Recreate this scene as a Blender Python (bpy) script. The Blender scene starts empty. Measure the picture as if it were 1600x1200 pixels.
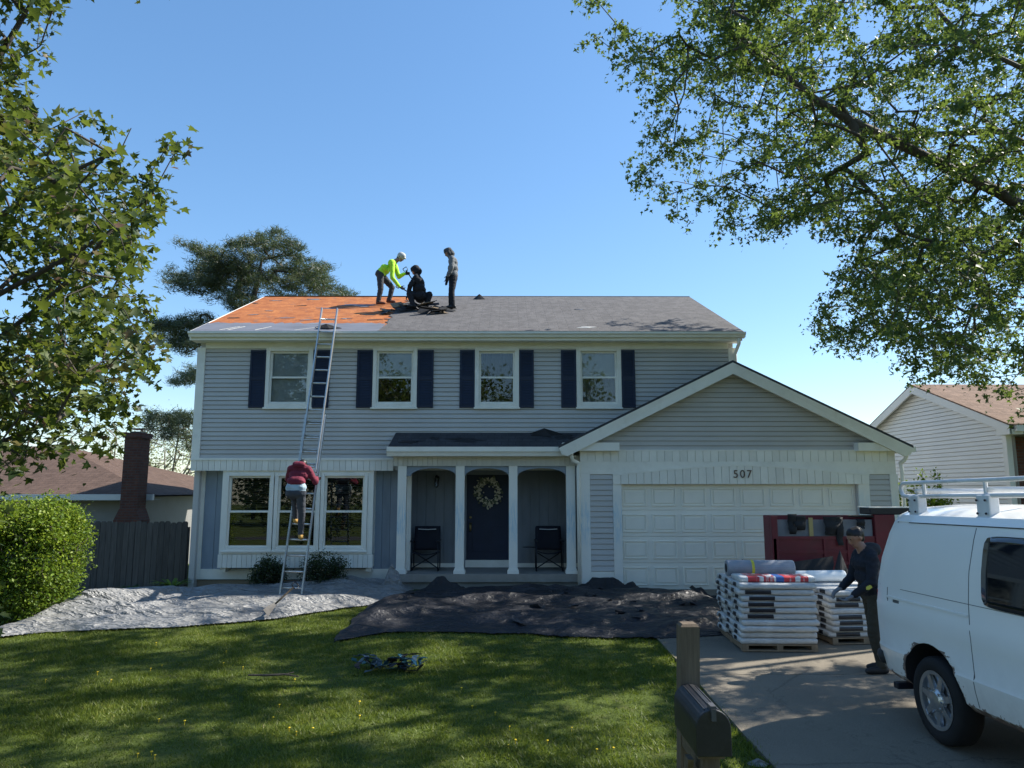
import bpy, math, random
import numpy as np
from mathutils import Vector, Matrix, noise

R = math.radians
random.seed(7)
rng = np.random.default_rng(7)
scene = bpy.context.scene
col = scene.collection

# ------------------------------------------------------------------ camera
F = 1150.0                      # focal length in photo pixels (1600 wide)
CAM = Vector((0, 0, 2.12))      # garage floor is z = 0
PITCH = math.atan((762 - 600) / F)
YAW = math.atan(5.5 / F)
cam = bpy.data.cameras.new('camera')
cam.lens = F / 1600 * 36
cam.sensor_width = 36
cam.clip_start = 0.05
cam.clip_end = 3000
cam_o = bpy.data.objects.new('camera', cam)
col.objects.link(cam_o)
cam_o.location = CAM
cam_o.rotation_euler = (R(90) + PITCH, 0, -YAW)
scene.camera = cam_o

# ------------------------------------------------------------------ sky, sun, exposure
SUN = Vector((1.0, 0.30, 0.98)).normalized()
world = bpy.data.worlds.new('World')
scene.world = world
world.use_nodes = True
wn = world.node_tree
wn.nodes.clear()
sky = wn.nodes.new('ShaderNodeTexSky')
sky.sky_type = 'NISHITA'
sky.sun_disc = False
sky.sun_elevation = math.asin(SUN.z)
sky.sun_rotation = math.atan2(SUN.x, SUN.y)
sky.altitude = 0
sky.air_density = 1.0
sky.dust_density = 0.3
sky.ozone_density = 4.0
bg = wn.nodes.new('ShaderNodeBackground')
bg.inputs['Strength'].default_value = 0.15
wo = wn.nodes.new('ShaderNodeOutputWorld')
hs = wn.nodes.new('ShaderNodeHueSaturation')
hs.inputs['Saturation'].default_value = 1.24
gm = wn.nodes.new('ShaderNodeGamma')
gm.inputs['Gamma'].default_value = 0.78
wn.links.new(sky.outputs[0], gm.inputs['Color'])
wn.links.new(gm.outputs[0], hs.inputs['Color'])
wn.links.new(hs.outputs[0], bg.inputs[0])
wn.links.new(bg.outputs[0], wo.inputs[0])
sun = bpy.data.lights.new('sun', 'SUN')
sun.energy = 4.8
sun.angle = R(0.53)
sun.color = (1.0, 0.95, 0.86)
sun_o = bpy.data.objects.new('sun', sun)
col.objects.link(sun_o)
sun_o.location = (30, 10, 40)
sun_o.rotation_euler = SUN.to_track_quat('Z', 'Y').to_euler()
vs = scene.view_settings
vs.view_transform = 'Standard'
vs.look = 'None'
vs.exposure = 1.04
vs.gamma = 1.0
vs.use_curve_mapping = False
scene.render.engine = 'CYCLES'
scene.cycles.use_denoising = True
scene.cycles.max_bounces = 6
scene.cycles.transparent_max_bounces = 12
scene.cycles.sample_clamp_indirect = 6

# ------------------------------------------------------------------ pixel helpers
_fh = Vector((math.sin(YAW), math.cos(YAW), 0))
_rt = Vector((math.cos(YAW), -math.sin(YAW), 0))
_fw = _fh * math.cos(PITCH) + Vector((0, 0, math.sin(PITCH)))
_up = -_fh * math.sin(PITCH) + Vector((0, 0, math.cos(PITCH)))

def P(px, py, y):
    """world point at depth y on the ray through photo pixel (px, py)"""
    d = _fw + _rt * ((px - 800) / F) + _up * ((600 - py) / F)
    return CAM + d * (y / d.y)

def proj(a):
    a = np.asarray(a, float) - np.array(CAM)
    z = a @ np.array(_fw)
    z = np.where(z < 0.05, 0.05, z)
    return 800 + F * (a @ np.array(_rt)) / z, 600 - F * (a @ np.array(_up)) / z

def gz(x, y):
    """height of the ground"""
    z = -0.0165 * (15.8 - y) if y < 15.8 else 0.0
    if x < 2.0:
        k = min(1, max(0, (2.0 - x) / 1.5))
        z += 0.035 * k * noise.noise((x * .45, y * .45, 3))
    if y > 15.5 and x < -6.5:
        z -= 0.3 * min(1, (y - 15.5) / 2) * min(1, (-6.5 - x) / 2)
    return z

def PG(px, py):
    """ground point seen at a pixel"""
    y = 10.0
    for _ in range(30):
        p = P(px, py, y)
        y += (p.z - gz(p.x, p.y)) * 4
        y = max(1, min(60, y))
    p = P(px, py, y)
    return Vector((p.x, p.y, gz(p.x, p.y)))

# ------------------------------------------------------------------ mesh builder
class MB:
    def __init__(s):
        s.v, s.f, s.m = [], [], []
    def add(s, vs, fs, mi=0):
        o = len(s.v)
        s.v += [tuple(q) for q in vs]
        for f in fs:
            s.f.append([i + o for i in f]); s.m.append(mi)
        return s
    def box(s, x0, x1, y0, y1, z0, z1, mi=0, M=None):
        vs = [(x, y, z) for z in (z0, z1) for y in (y0, y1) for x in (x0, x1)]
        if M is not None: vs = [M @ Vector(q) for q in vs]
        return s.add(vs, [(0, 2, 3, 1), (4, 5, 7, 6), (0, 1, 5, 4), (2, 6, 7, 3), (0, 4, 6, 2), (1, 3, 7, 5)], mi)
    def ext(s, pts, off, mi=0):
        """closed prism: polygon pts (3-D) swept by off"""
        n = len(pts); off = Vector(off)
        a = [Vector(p) for p in pts]
        return s.add(a + [p + off for p in a], [tuple(range(n))[::-1], tuple(range(n, 2 * n))] +
                     [(i, (i + 1) % n, n + (i + 1) % n, n + i) for i in range(n)], mi)
    def tube(s, pts, rad, n=8, mi=0, cap=True):
        pts = [Vector(p) for p in pts]
        if not hasattr(rad, '__len__'): rad = [rad] * len(pts)
        vs = []; prev = None
        for i, p in enumerate(pts):
            t = (pts[min(i + 1, len(pts) - 1)] - pts[max(i - 1, 0)]).normalized()
            if prev is None:
                a = t.orthogonal().normalized()
            else:
                a = (prev - t * prev.dot(t))
                a = a.normalized() if a.length > 1e-6 else t.orthogonal().normalized()
            prev = a; b = t.cross(a)
            vs += [p + (a * math.cos(k * 2 * math.pi / n) + b * math.sin(k * 2 * math.pi / n)) * rad[i] for k in range(n)]
        fs = []
        for i in range(len(pts) - 1):
            for k in range(n):
                k2 = (k + 1) % n
                fs.append((i * n + k, i * n + k2, (i + 1) * n + k2, (i + 1) * n + k))
        if cap:
            fs.append(tuple(range(n))[::-1]); fs.append(tuple((len(pts) - 1) * n + k for k in range(n)))
        return s.add(vs, fs, mi)
    def ell(s, c, r, M=None, nu=14, nv=9, mi=0):
        c = Vector(c); vs = []; fs = []
        for j in range(nv + 1):
            th = math.pi * j / nv
            for i in range(nu):
                ph = 2 * math.pi * i / nu
                q = Vector((r[0] * math.sin(th) * math.cos(ph), r[1] * math.sin(th) * math.sin(ph), r[2] * math.cos(th)))
                if M is not None: q = M @ q
                vs.append(c + q)
        for j in range(nv):
            for i in range(nu):
                i2 = (i + 1) % nu
                fs.append((j * nu + i, (j + 1) * nu + i, (j + 1) * nu + i2, j * nu + i2))
        return s.add(vs, fs, mi)
    def build(s, name, mats, parent=None, local=False, smooth=False, bevel=0):
        me = bpy.data.meshes.new(name)
        vs = s.v
        if parent is not None and not local:
            L = wloc(parent)
            vs = [(a - L[0], b - L[1], c - L[2]) for a, b, c in vs]
        me.from_pydata(vs, [], s.f)
        if not isinstance(mats, (list, tuple)): mats = [mats]
        for m in mats: me.materials.append(m)
        if len(mats) > 1: me.polygons.foreach_set('material_index', s.m)
        if smooth: me.polygons.foreach_set('use_smooth', [True] * len(me.polygons))
        me.validate()
        o = bpy.data.objects.new(name, me); col.objects.link(o)
        if parent is not None: o.parent = parent
        if bevel:
            b = o.modifiers.new('bevel', 'BEVEL'); b.width = bevel; b.segments = 2; b.limit_method = 'ANGLE'
        return o

def wloc(o):
    L = Vector(o.location)
    while o.parent is not None:
        o = o.parent; L = L + Vector(o.location)
    return L

def empty(name, loc, rz=0):
    o = bpy.data.objects.new(name, None); col.objects.link(o)
    o.empty_display_size = .2
    o.location = loc; o.rotation_euler = (0, 0, rz)
    return o

def tag(o, label=None, cat=None, group=None, kind=None):
    if label: o['label'] = label
    if cat: o['category'] = cat
    if group: o['group'] = group
    if kind: o['kind'] = kind
    return o

def dup(o, loc=None, parent=None, rz=None):
    c = o.copy(); col.objects.link(c)
    if loc is not None: c.location = loc
    if rz is not None: c.rotation_euler = (0, 0, rz)
    if parent is not None: c.parent = parent
    return c

def np_mesh(name, V, tris, mat, parent=None, attr=None, smooth=False):
    """V (n,3) world coordinates, tris (m,3)"""
    me = bpy.data.meshes.new(name)
    if parent is not None: V = V - np.array(wloc(parent))
    me.vertices.add(len(V)); me.vertices.foreach_set('co', np.ascontiguousarray(V, np.float32).ravel())
    me.loops.add(tris.size); me.loops.foreach_set('vertex_index', np.ascontiguousarray(tris, np.int32).ravel())
    me.polygons.add(len(tris))
    me.polygons.foreach_set('loop_start', np.arange(0, tris.size, 3, dtype=np.int32))
    if smooth: me.polygons.foreach_set('use_smooth', np.ones(len(tris), bool))
    me.update(calc_edges=True)
    if attr is not None:
        a = me.attributes.new('rnd', 'FLOAT', 'POINT'); a.data.foreach_set('value', np.ascontiguousarray(attr, np.float32))
    me.materials.append(mat)
    o = bpy.data.objects.new(name, me); col.objects.link(o)
    if parent is not None: o.parent = parent
    return o

# ------------------------------------------------------------------ materials
class NT:
    def __init__(s, name):
        s.m = bpy.data.materials.new(name); s.m.use_nodes = True
        s.t = s.m.node_tree; s.t.nodes.clear()
        s.out = s.n('ShaderNodeOutputMaterial')
    def n(s, t, **kw):
        x = s.t.nodes.new(t)
        for k, v in kw.items():
            if k in x.inputs: x.inputs[k].default_value = v
            else: setattr(x, k, v)
        return x
    def l(s, a, b): s.t.links.new(a, b)
    def coord(s, scale=(1, 1, 1), kind='Object', rot=(0, 0, 0)):
        tc = s.n('ShaderNodeTexCoord'); mp = s.n('ShaderNodeMapping')
        mp.inputs['Scale'].default_value = scale; mp.inputs['Rotation'].default_value = rot
        s.l(tc.outputs[kind], mp.inputs[0]); return mp.outputs[0]
    def noise(s, vec, scale=5, detail=4, rough=.55):
        x = s.n('ShaderNodeTexNoise'); x.inputs['Scale'].default_value = scale
        x.inputs['Detail'].default_value = detail; x.inputs['Roughness'].default_value = rough
        s.l(vec, x.inputs['Vector']); return x.outputs['Fac']
    def ramp(s, fac, stops):
        x = s.n('ShaderNodeValToRGB'); e = x.color_ramp.elements
        while len(e) < len(stops): e.new(.5)
        for k, (p, c) in enumerate(stops):
            e[k].position = p; e[k].color = (*c, 1) if len(c) == 3 else c
        s.l(fac, x.inputs[0]); return x.outputs[0]
    def mix(s, fac, a, b, mode='MIX'):
        x = s.n('ShaderNodeMix', data_type='RGBA', blend_type=mode)
        for sock, val in ((x.inputs[0], fac), (x.inputs[6], a), (x.inputs[7], b)):
            if isinstance(val, (int, float)): sock.default_value = val
            elif isinstance(val, tuple): sock.default_value = (*val, 1)
            else: s.l(val, sock)
        return x.outputs[2]
    def math(s, op, a, b=0.0):
        x = s.n('ShaderNodeMath', operation=op)
        for sock, val in ((x.inputs[0], a), (x.inputs[1], b)):
            if isinstance(val, (int, float)): sock.default_value = val
            else: s.l(val, sock)
        return x.outputs[0]
    def bsdf(s, colr, rough=.6, metallic=0, spec=.5, bump=None, bstr=.3, bdist=.01, alpha=None):
        b = s.n('ShaderNodeBsdfPrincipled')
        b.inputs['Metallic'].default_value = metallic; b.inputs['Specular IOR Level'].default_value = spec
        for sock, val in ((b.inputs['Base Color'], colr), (b.inputs['Roughness'], rough)):
            if isinstance(val, (int, float)): sock.default_value = val
            elif isinstance(val, tuple): sock.default_value = (*val, 1)
            else: s.l(val, sock)
        if bump is not None:
            bp = s.n('ShaderNodeBump'); bp.inputs['Strength'].default_value = bstr; bp.inputs['Distance'].default_value = bdist
            s.l(bump, bp.inputs['Height']); s.l(bp.outputs[0], b.inputs['Normal'])
        s.b = b
        return b.outputs[0]
    def fin(s, sh): s.l(sh, s.out.inputs[0]); return s.m

def mul(c, k): return tuple(min(1, x * k) for x in c)

def mat(name, c, rough=.6, var=.18, scale=3.0, fine=40, bump=.25, bdist=.004, metallic=0, spec=.4, stretch=(1, 1, 1), rnd=0.0, dirt=None):
    """painted / plain surface: two scales of uneven colour, fine relief, optional per-object variation and dirt colour"""
    t = NT(name); v = t.coord(stretch)
    a = t.noise(v, scale, 5); b = t.noise(v, fine, 3)
    cc = t.mix(t.ramp(a, [(.3, (0, 0, 0)), (.7, (1, 1, 1))]), mul(c, 1 - var), mul(c, 1 + var))
    cc = t.mix(t.math('MULTIPLY', b, .35), cc, mul(c, 1 - 1.6 * var if var < .5 else .3))
    if dirt:
        d = t.noise(v, scale * .6, 8, .7)
        cc = t.mix(t.ramp(d, [(.5, (0, 0, 0)), (.75, (.8, .8, .8))]), cc, dirt)
    if rnd:
        oi = t.n('ShaderNodeObjectInfo')
        hsv = t.n('ShaderNodeHueSaturation')
        t.l(t.math('ADD', t.math('MULTIPLY', oi.outputs['Random'], rnd), 1 - rnd / 2), hsv.inputs['Value'])
        t.l(cc, hsv.inputs['Color']); cc = hsv.outputs[0]
    return t.fin(t.bsdf(cc, rough, metallic, spec, b if bump else None, bump, bdist))

def mat_leaf(name, stops, trans=.4, rough=.5):
    t = NT(name)
    at = t.n('ShaderNodeAttribute'); at.attribute_name = 'rnd'
    cc = t.ramp(at.outputs['Fac'], stops)
    b = t.bsdf(cc, rough, 0, .35)
    tr = t.n('ShaderNodeBsdfTranslucent')
    c2 = t.mix(.4, cc, (.26, .34, .035), 'MIX'); t.l(c2, tr.inputs[0])
    mx = t.n('ShaderNodeMixShader'); mx.inputs[0].default_value = trans
    t.l(b, mx.inputs[1]); t.l(tr.outputs[0], mx.inputs[2])
    return t.fin(mx.outputs[0])

def mat_glass(name, tint=(.02, .025, .03), refl=1.0, clear=.75):
    t = NT(name)
    tr = t.n('ShaderNodeBsdfTransparent'); tr.inputs[0].default_value = (clear, clear * 1.02, clear * 1.02, 1)
    gl = t.n('ShaderNodeBsdfGlossy'); gl.inputs['Roughness'].default_value = .015
    v = t.coord((1, 1, 1)); nz = t.noise(v, 1.3, 2)
    bp = t.n('ShaderNodeBump'); bp.inputs['Strength'].default_value = .05; bp.inputs['Distance'].default_value = .02
    t.l(nz, bp.inputs['Height']); t.l(bp.outputs[0], gl.inputs['Normal'])
    fr = t.n('ShaderNodeFresnel'); fr.inputs[0].default_value = 1.52
    f2 = t.math('MINIMUM', t.math('ADD', t.math('MULTIPLY', fr.outputs[0], 1.6 * refl), .05 * refl), 1.0)
    mx = t.n('ShaderNodeMixShader'); t.l(f2, mx.inputs[0]); t.l(tr.outputs[0], mx.inputs[1]); t.l(gl.outputs[0], mx.inputs[2])
    return t.fin(mx.outputs[0])

def mat_shingle(name, c1, c2, mortar, row=.14, w=.3, axes='xy', bump=.6):
    t = NT(name); tc = t.n('ShaderNodeTexCoord'); sx = t.n('ShaderNodeSeparateXYZ'); cx = t.n('ShaderNodeCombineXYZ')
    t.l(tc.outputs['Object'], sx.inputs[0])
    t.l(sx.outputs['XYZ'.index(axes[0].upper())], cx.inputs[0]); t.l(sx.outputs['XYZ'.index(axes[1].upper())], cx.inputs[1])
    br = t.n('ShaderNodeTexBrick'); br.offset = .5
    br.inputs['Scale'].default_value = 1; br.inputs['Brick Width'].default_value = w; br.inputs['Row Height'].default_value = row
    br.inputs['Mortar Size'].default_value = .012; br.inputs['Mortar Smooth'].default_value = .3; br.inputs['Bias'].default_value = 0
    br.inputs['Color1'].default_value = (*c1, 1); br.inputs['Color2'].default_value = (*c2, 1); br.inputs['Mortar'].default_value = (*mortar, 1)
    t.l(cx.outputs[0], br.inputs['Vector'])
    a = t.noise(t.coord(), .9, 6, .65); b = t.noise(t.coord(), 90, 2)
    cc = t.mix(t.math('MULTIPLY', t.ramp(a, [(.35, (0, 0, 0)), (.7, (1, 1, 1))]), .45), br.outputs[0], mul(c1, .6))
    cc = t.mix(.35, cc, t.ramp(b, [(.3, mul(c1, .55)), (.7, mul(c2, 1.5))]))
    b2 = t.noise(t.coord((1, .8, 1)), 4.5, 6, .7)
    cc = t.mix(t.ramp(b2, [(.42, (.5, .5, .5)), (.58, (0, 0, 0))]), cc, mul(c1, .55))
    h = t.math('ADD', t.math('MULTIPLY', br.outputs['Fac'], -1.0), t.math('MULTIPLY', b, .5))
    return t.fin(t.bsdf(cc, .9, 0, .2, h, bump, .012))

M = {}
M['white'] = mat('white_trim_paint', (.84, .82, .74), .5, .05, 2.5, 30, .12, dirt=(.66, .63, .55))
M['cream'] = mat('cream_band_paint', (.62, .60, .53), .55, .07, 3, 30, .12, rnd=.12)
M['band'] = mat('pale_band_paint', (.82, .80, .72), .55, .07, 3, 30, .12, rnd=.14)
M['siding'] = mat('grey_vinyl_siding', (.505, .495, .475), .45, .06, 1.2, 60, .05, rnd=.07)
M['panel'] = mat('blue_grey_board_paint', (.24, .29, .35), .55, .10, 2, 40, .15, stretch=(4, 4, 1), rnd=.06)
M['porchwall'] = mat('dark_grey_board_paint', (.20, .22, .24), .6, .10, 2, 40, .15, stretch=(4, 4, 1), rnd=.06)
M['shutter'] = mat('navy_shutter_paint', (.010, .019, .048), .5, .15, 3, 40, .15)
M['black'] = mat('black_paint', (.009, .012, .020), .38, .2, 3, 40, .15)
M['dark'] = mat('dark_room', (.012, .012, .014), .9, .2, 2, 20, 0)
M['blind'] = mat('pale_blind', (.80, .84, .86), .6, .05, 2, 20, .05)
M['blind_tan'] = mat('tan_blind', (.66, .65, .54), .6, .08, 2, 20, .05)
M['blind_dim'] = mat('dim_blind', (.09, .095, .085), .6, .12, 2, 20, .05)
M['curtain'] = mat('grey_curtain', (.17, .18, .17), .8, .3, 2, 20, .2, stretch=(6, 6, .6))
M['glass'] = mat_glass('window_glass', refl=.55, clear=.85)
M['concrete_porch'] = mat('porch_concrete', (.30, .28, .25), .85, .14, 2, 50, .4, dirt=(.18, .17, .15))
M['foundation'] = mat('tan_foundation', (.36, .27, .19), .85, .14, 3, 40, .4)
M['garage'] = mat('garage_door_paint', (.88, .85, .75), .5, .05, 1.5, 40, .08, dirt=(.76, .74, .65))
M['brass'] = mat('brass', (.60, .45, .20), .3, .1, 5, 40, .05, metallic=1)
M['brown'] = mat('brown_numeral', (.10, .06, .035), .5, .1)
M['metal'] = mat('aluminium', (.62, .62, .60), .38, .1, 8, 60, .1, metallic=.85)
M['shingle'] = mat_shingle('worn_grey_shingle', (.128, .122, .121), (.150, .142, .140), (.085, .082, .082), .14, .45, 'xy', .5)
M['shingle_dark'] = mat_shingle('dark_shingle', (.060, .064, .072), (.075, .078, .086), (.03, .03, .034))
M['shingle_brown'] = mat_shingle('brown_shingle', (.20, .130, .092), (.26, .175, .128), (.10, .066, .05), .16, .35)
M['shingle_shaded'] = mat_shingle('brown_shingle_shaded', (.105, .068, .052), (.135, .09, .07), (.06, .04, .032), .16, .35)  # brown shingle with tree shade put into its colour
M['felt'] = mat('black_roofing_felt', (.018, .019, .022), .75, .35, 3, 50, .5, .006)
M['underlay'] = mat('grey_underlay', (.15, .16, .19), .7, .25, 2, 30, .3, stretch=(.7, 3, 1))

def mat_osb():
    t = NT('orange_roof_sheathing'); v = t.coord()
    vo = t.n('ShaderNodeTexVoronoi'); vo.inputs['Scale'].default_value = 26; t.l(v, vo.inputs['Vector'])
    a = t.noise(v, .8, 6, .6); b = t.noise(t.coord((1, 9, 1)), 6, 4)
    cc = t.ramp(vo.outputs['Distance'], [(0, (.31, .105, .028)), (.5, (.43, .155, .046)), (1, (.52, .21, .072))])
    cc = t.mix(t.ramp(a, [(.4, (0, 0, 0)), (.75, (.6, .6, .6))]), cc, (.36, .10, .025))
    cc = t.mix(t.ramp(b, [(.6, (0, 0, 0)), (.75, (.45, .45, .45))]), cc, (.62, .30, .12))
    sk = t.noise(t.coord((1.2, 1.5, 1)), 3.0, 7, .72)
    cc = t.mix(t.ramp(sk, [(.40, (.85, .85, .85)), (.60, (0, 0, 0))]), cc, (.25, .075, .024))
    st = t.noise(t.coord((1.0, 1.1, 1)), 4.2, 7, .72)
    cc = t.mix(t.ramp(st, [(.585, (0, 0, 0)), (.64, (.8, .8, .8))]), cc, (.16, .11, .09))
    return t.fin(t.bsdf(cc, .8, 0, .25, vo.outputs['Distance'], .2, .004))
M['osb'] = mat_osb()

def mat_brick():
    t = NT('red_brick'); tc = t.n('ShaderNodeTexCoord'); sx = t.n('ShaderNodeSeparateXYZ'); cx = t.n('ShaderNodeCombineXYZ')
    t.l(tc.outputs['Object'], sx.inputs[0]); t.l(t.math('ADD', sx.outputs[0], sx.outputs[1]), cx.inputs[0]); t.l(sx.outputs[2], cx.inputs[1])
    br = t.n('ShaderNodeTexBrick'); br.inputs['Scale'].default_value = 1; br.inputs['Brick Width'].default_value = .21; br.inputs['Row Height'].default_value = .072
    br.inputs['Mortar Size'].default_value = .009
    br.inputs['Color1'].default_value = (.095, .036, .028, 1); br.inputs['Color2'].default_value = (.14, .058, .042, 1); br.inputs['Mortar'].default_value = (.09, .08, .075, 1)
    t.l(cx.outputs[0], br.inputs['Vector'])
    cc = t.mix(.3, br.outputs[0], t.ramp(t.noise(t.coord(), 7, 5), [(.3, (.05, .024, .02)), (.7, (.15, .07, .05))]))
    return t.fin(t.bsdf(cc, .85, 0, .25, t.math('MULTIPLY', br.outputs['Fac'], -1), .6, .01))
M['brick'] = mat_brick()

def mat_wood(name, c1, c2, rough=.85, rnd=.35):
    t = NT(name); v = t.coord((9, 9, .7)); a = t.noise(v, 3, 6, .65); b = t.noise(t.coord((60, 60, 2)), 2, 3)
    cc = t.ramp(a, [(.28, c1), (.72, c2)]); cc = t.mix(t.math('MULTIPLY', b, .5), cc, mul(c1, .55))
    oi = t.n('ShaderNodeObjectInfo'); hsv = t.n('ShaderNodeHueSaturation')
    t.l(t.math('ADD', t.math('MULTIPLY', oi.outputs['Random'], rnd), 1 - rnd / 2), hsv.inputs['Value']); t.l(cc, hsv.inputs['Color'])
    return t.fin(t.bsdf(hsv.outputs[0], rough, 0, .25, b, .5, .004))
M['fence'] = mat_wood('weathered_fence_wood', (.075, .066, .060), (.150, .135, .120))
M['post'] = mat_wood('weathered_post_wood', (.09, .066, .045), (.20, .155, .108), rnd=.1)
M['palletwood'] = mat_wood('pallet_wood', (.20, .15, .10), (.33, .25, .17))
M['bark'] = mat_wood('grey_bark', (.055, .046, .038), (.13, .11, .092), rnd=.1)
M['bark_pale'] = mat_wood('pale_twig', (.16, .14, .115), (.30, .27, .22), rnd=.1)

def mat_ground():
    t = NT('lawn_soil_and_thatch'); v = t.coord(); a = t.noise(v, .55, 6, .6); b = t.noise(v, 24, 4); c = t.noise(v, 3, 5)
    cc = t.ramp(a, [(.3, (.050, .075, .016)), (.55, (.085, .115, .024)), (.75, (.125, .140, .040))])
    cc = t.mix(t.ramp(c, [(.55, (0, 0, 0)), (.8, (.6, .6, .6))]), cc, (.13, .11, .055))
    cc = t.mix(t.math('MULTIPLY', b, .5), cc, (.030, .036, .012))
    return t.fin(t.bsdf(cc, .95, 0, .1, b, .8, .03))
M['ground'] = mat_ground()

def mat_drive():
    t = NT('driveway_concrete'); v = t.coord(); a = t.noise(v, .7, 6, .65); b = t.noise(v, 140, 2, .8); c = t.noise(t.coord((1, .35, 1)), 1.1, 5, .6)
    cc = t.ramp(a, [(.3, (.17, .146, .112)), (.7, (.245, .213, .165))])
    cc = t.mix(t.ramp(c, [(.52, (0, 0, 0)), (.72, (.75, .75, .75))]), cc, (.14, .122, .098))
    cr = t.n('ShaderNodeTexVoronoi', feature='DISTANCE_TO_EDGE'); cr.inputs['Scale'].default_value = .55; wv = t.noise(v, 3, 4)
    vm = t.n('ShaderNodeVectorMath', operation='ADD'); t.l(v, vm.inputs[0]); t.l(wv, vm.inputs[1]); t.l(vm.outputs[0], cr.inputs['Vector'])
    cc = t.mix(t.ramp(cr.outputs['Distance'], [(.0, (.8, .8, .8)), (.012, (0, 0, 0))]), cc, (.06, .055, .05))
    cc = t.mix(.5, cc, t.ramp(b, [(.35, (.08, .069, .055)), (.65, (.29, .255, .20))]))
    return t.fin(t.bsdf(cc, .9, 0, .2, b, .5, .006))
M['drive'] = mat_drive()
M['asphalt'] = mat('asphalt', (.05, .05, .052), .9, .2, 1, 120, .6, .006)

# ------------------------------------------------------------------ ground, driveway, road
def build_ground():
    xs = [-900, -300, -100, -50, -30, -22] + [x * .5 for x in range(-36, 37)] + [22, 30, 50, 100, 300, 900]
    ys = [-300, -80, -30, -12, -4] + [y * .5 for y in range(0, 46)] + [26, 32, 45, 80, 200, 600, 1800]
    V = [(x, y, gz(x, y) - (0.06 if 2.25 < x < 7.9 and 3 < y < 15.7 else 0)) for y in ys for x in xs]
    n = len(xs)
    mb = MB(); mb.add(V, [(j * n + i, j * n + i + 1, (j + 1) * n + i + 1, (j + 1) * n + i) for j in range(len(ys) - 1) for i in range(n - 1)])
    tag(mb.build('ground', M['ground'], smooth=True), 'mown front lawn and surrounding ground', 'lawn', kind='structure')
build_ground()

DX0, DX1 = 2.17, 7.75
def build_drive():
    d = tag(empty('driveway', (0, 0, 0)), 'grey concrete driveway running up to the garage door', 'driveway', kind='structure')
    edge = PG(1130, 1057).y
    cuts = [2.9, edge - 3.05, edge, edge + 3.0, 15.78]
    for a, b in zip(cuts[:-1], cuts[1:]):
        mb = MB(); n = 24; rows = []
        ys = [a + .007 + (b - a - .014) * k / 6 for k in range(7)]
        V = []; Fc = []
        for k, y in enumerate(ys):
            wob = .035 * noise.noise((0, y * 1.7, 9)) + .02 * noise.noise((0, y * 6, 4))
            for x in (DX0 + wob, DX1):
                for z in (-.12, .022): V.append((x, y, gz(3, y) + z))
        for k in range(6):
            o = k * 4; q = o + 4
            Fc += [(o + 1, o + 3, q + 3, q + 1), (o, q, q + 2, o + 2), (o, o + 1, q + 1, q), (o + 2, q + 2, q + 3, o + 3)]
        Fc += [(0, 2, 3, 1), (24, 25, 27, 26)]
        mb.add(V, Fc); mb.build('slab', M['drive'], d)
    mb = MB(); mb.box(-200, 200, -5, 2.2, -.5, gz(3, 2.5) - .08)
    tag(mb.build('road', M['asphalt']), 'dark asphalt street along the front lawn', 'road', kind='structure')
    mb = MB(); mb.box(-200, DX0 - .3, 2.2, 2.4, -.5, gz(3, 2.5) + .03); mb.box(DX1 + .3, 200, 2.2, 2.4, -.5, gz(3, 2.5) + .03)
    tag(mb.build('kerb', M['drive']), 'concrete kerb between street and lawn', 'kerb', kind='structure')
build_drive()

# ------------------------------------------------------------------ the house
GY, EY, W2, W1, BY, CY, DY, PGY, RY = 15.8, 15.9, 16.3, 16.6, 16.33, 16.02, 17.25, 15.62, 20.5
house = tag(empty('house', (0, W2, 0)), 'two storey grey sided house with navy shutters and half stripped roof', 'house')

def Xp(px, py, y): return P(px, py, y).x
def Zp(px, py, y): return P(px, py, y).z

def planks(parent, y, xl, xr, z0, z1, pitch, holes=(), m='siding', name='siding_plank', axis='x'):
    """lapped horizontal boards; xl / xr are functions of z"""
    z = z0; k = 0
    while z < z1 - .02:
        zt = min(z + pitch, z1)
        a0, b0, a1, b1 = xl(z), xr(z), xl(zt), xr(zt)
        cuts = sorted([(h[0], h[1]) for h in holes if h[2] < zt - .01 and h[3] > z + .01])
        segs = []; cur = (a0, a1)
        for c0, c1 in cuts:
            segs.append((cur[0], cur[1], c0, c0)); cur = (c1, c1)
        segs.append((cur[0], cur[1], b0, b1))
        for s0, s1, e0, e1 in segs:
            if e0 - s0 < .03: continue
            e1 = max(e1, s1 + .005)
            mb = MB(); pr = .030; zt2 = zt; zz = z + .014
            V = [(s0, y - pr, zz), (e0, y - pr, zz), (e1, y - .014, zt2), (s1, y - .014, zt2), (s0, y + .012, zz), (e0, y + .012, zz), (e1, y + .012, zt2), (s1, y + .012, zt2)]
            if axis == 'y': V = [(v[1], v[0], v[2]) for v in V]
            mb.add(V, [(0, 1, 2, 3), (5, 4, 7, 6), (1, 0, 4, 5), (3, 2, 6, 7), (0, 3, 7, 4), (2, 1, 5, 6)])
            mb.build(name, M[m], parent)
        z = zt; k += 1

def wall_holes(mb, x0, x1, z0, z1, y0, y1, holes):
    xs = sorted({x0, x1, *[h[0] for h in holes], *[h[1] for h in holes]}); zs = sorted({z0, z1, *[h[2] for h in holes], *[h[3] for h in holes]})
    for a, b in zip(xs[:-1], xs[1:]):
        for c, d in zip(zs[:-1], zs[1:]):
            mx, mz = (a + b) / 2, (c + d) / 2
            if any(h[0] < mx < h[1] and h[2] < mz < h[3] for h in holes): continue
            mb.box(a, b, y0, y1, c, d)

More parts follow.
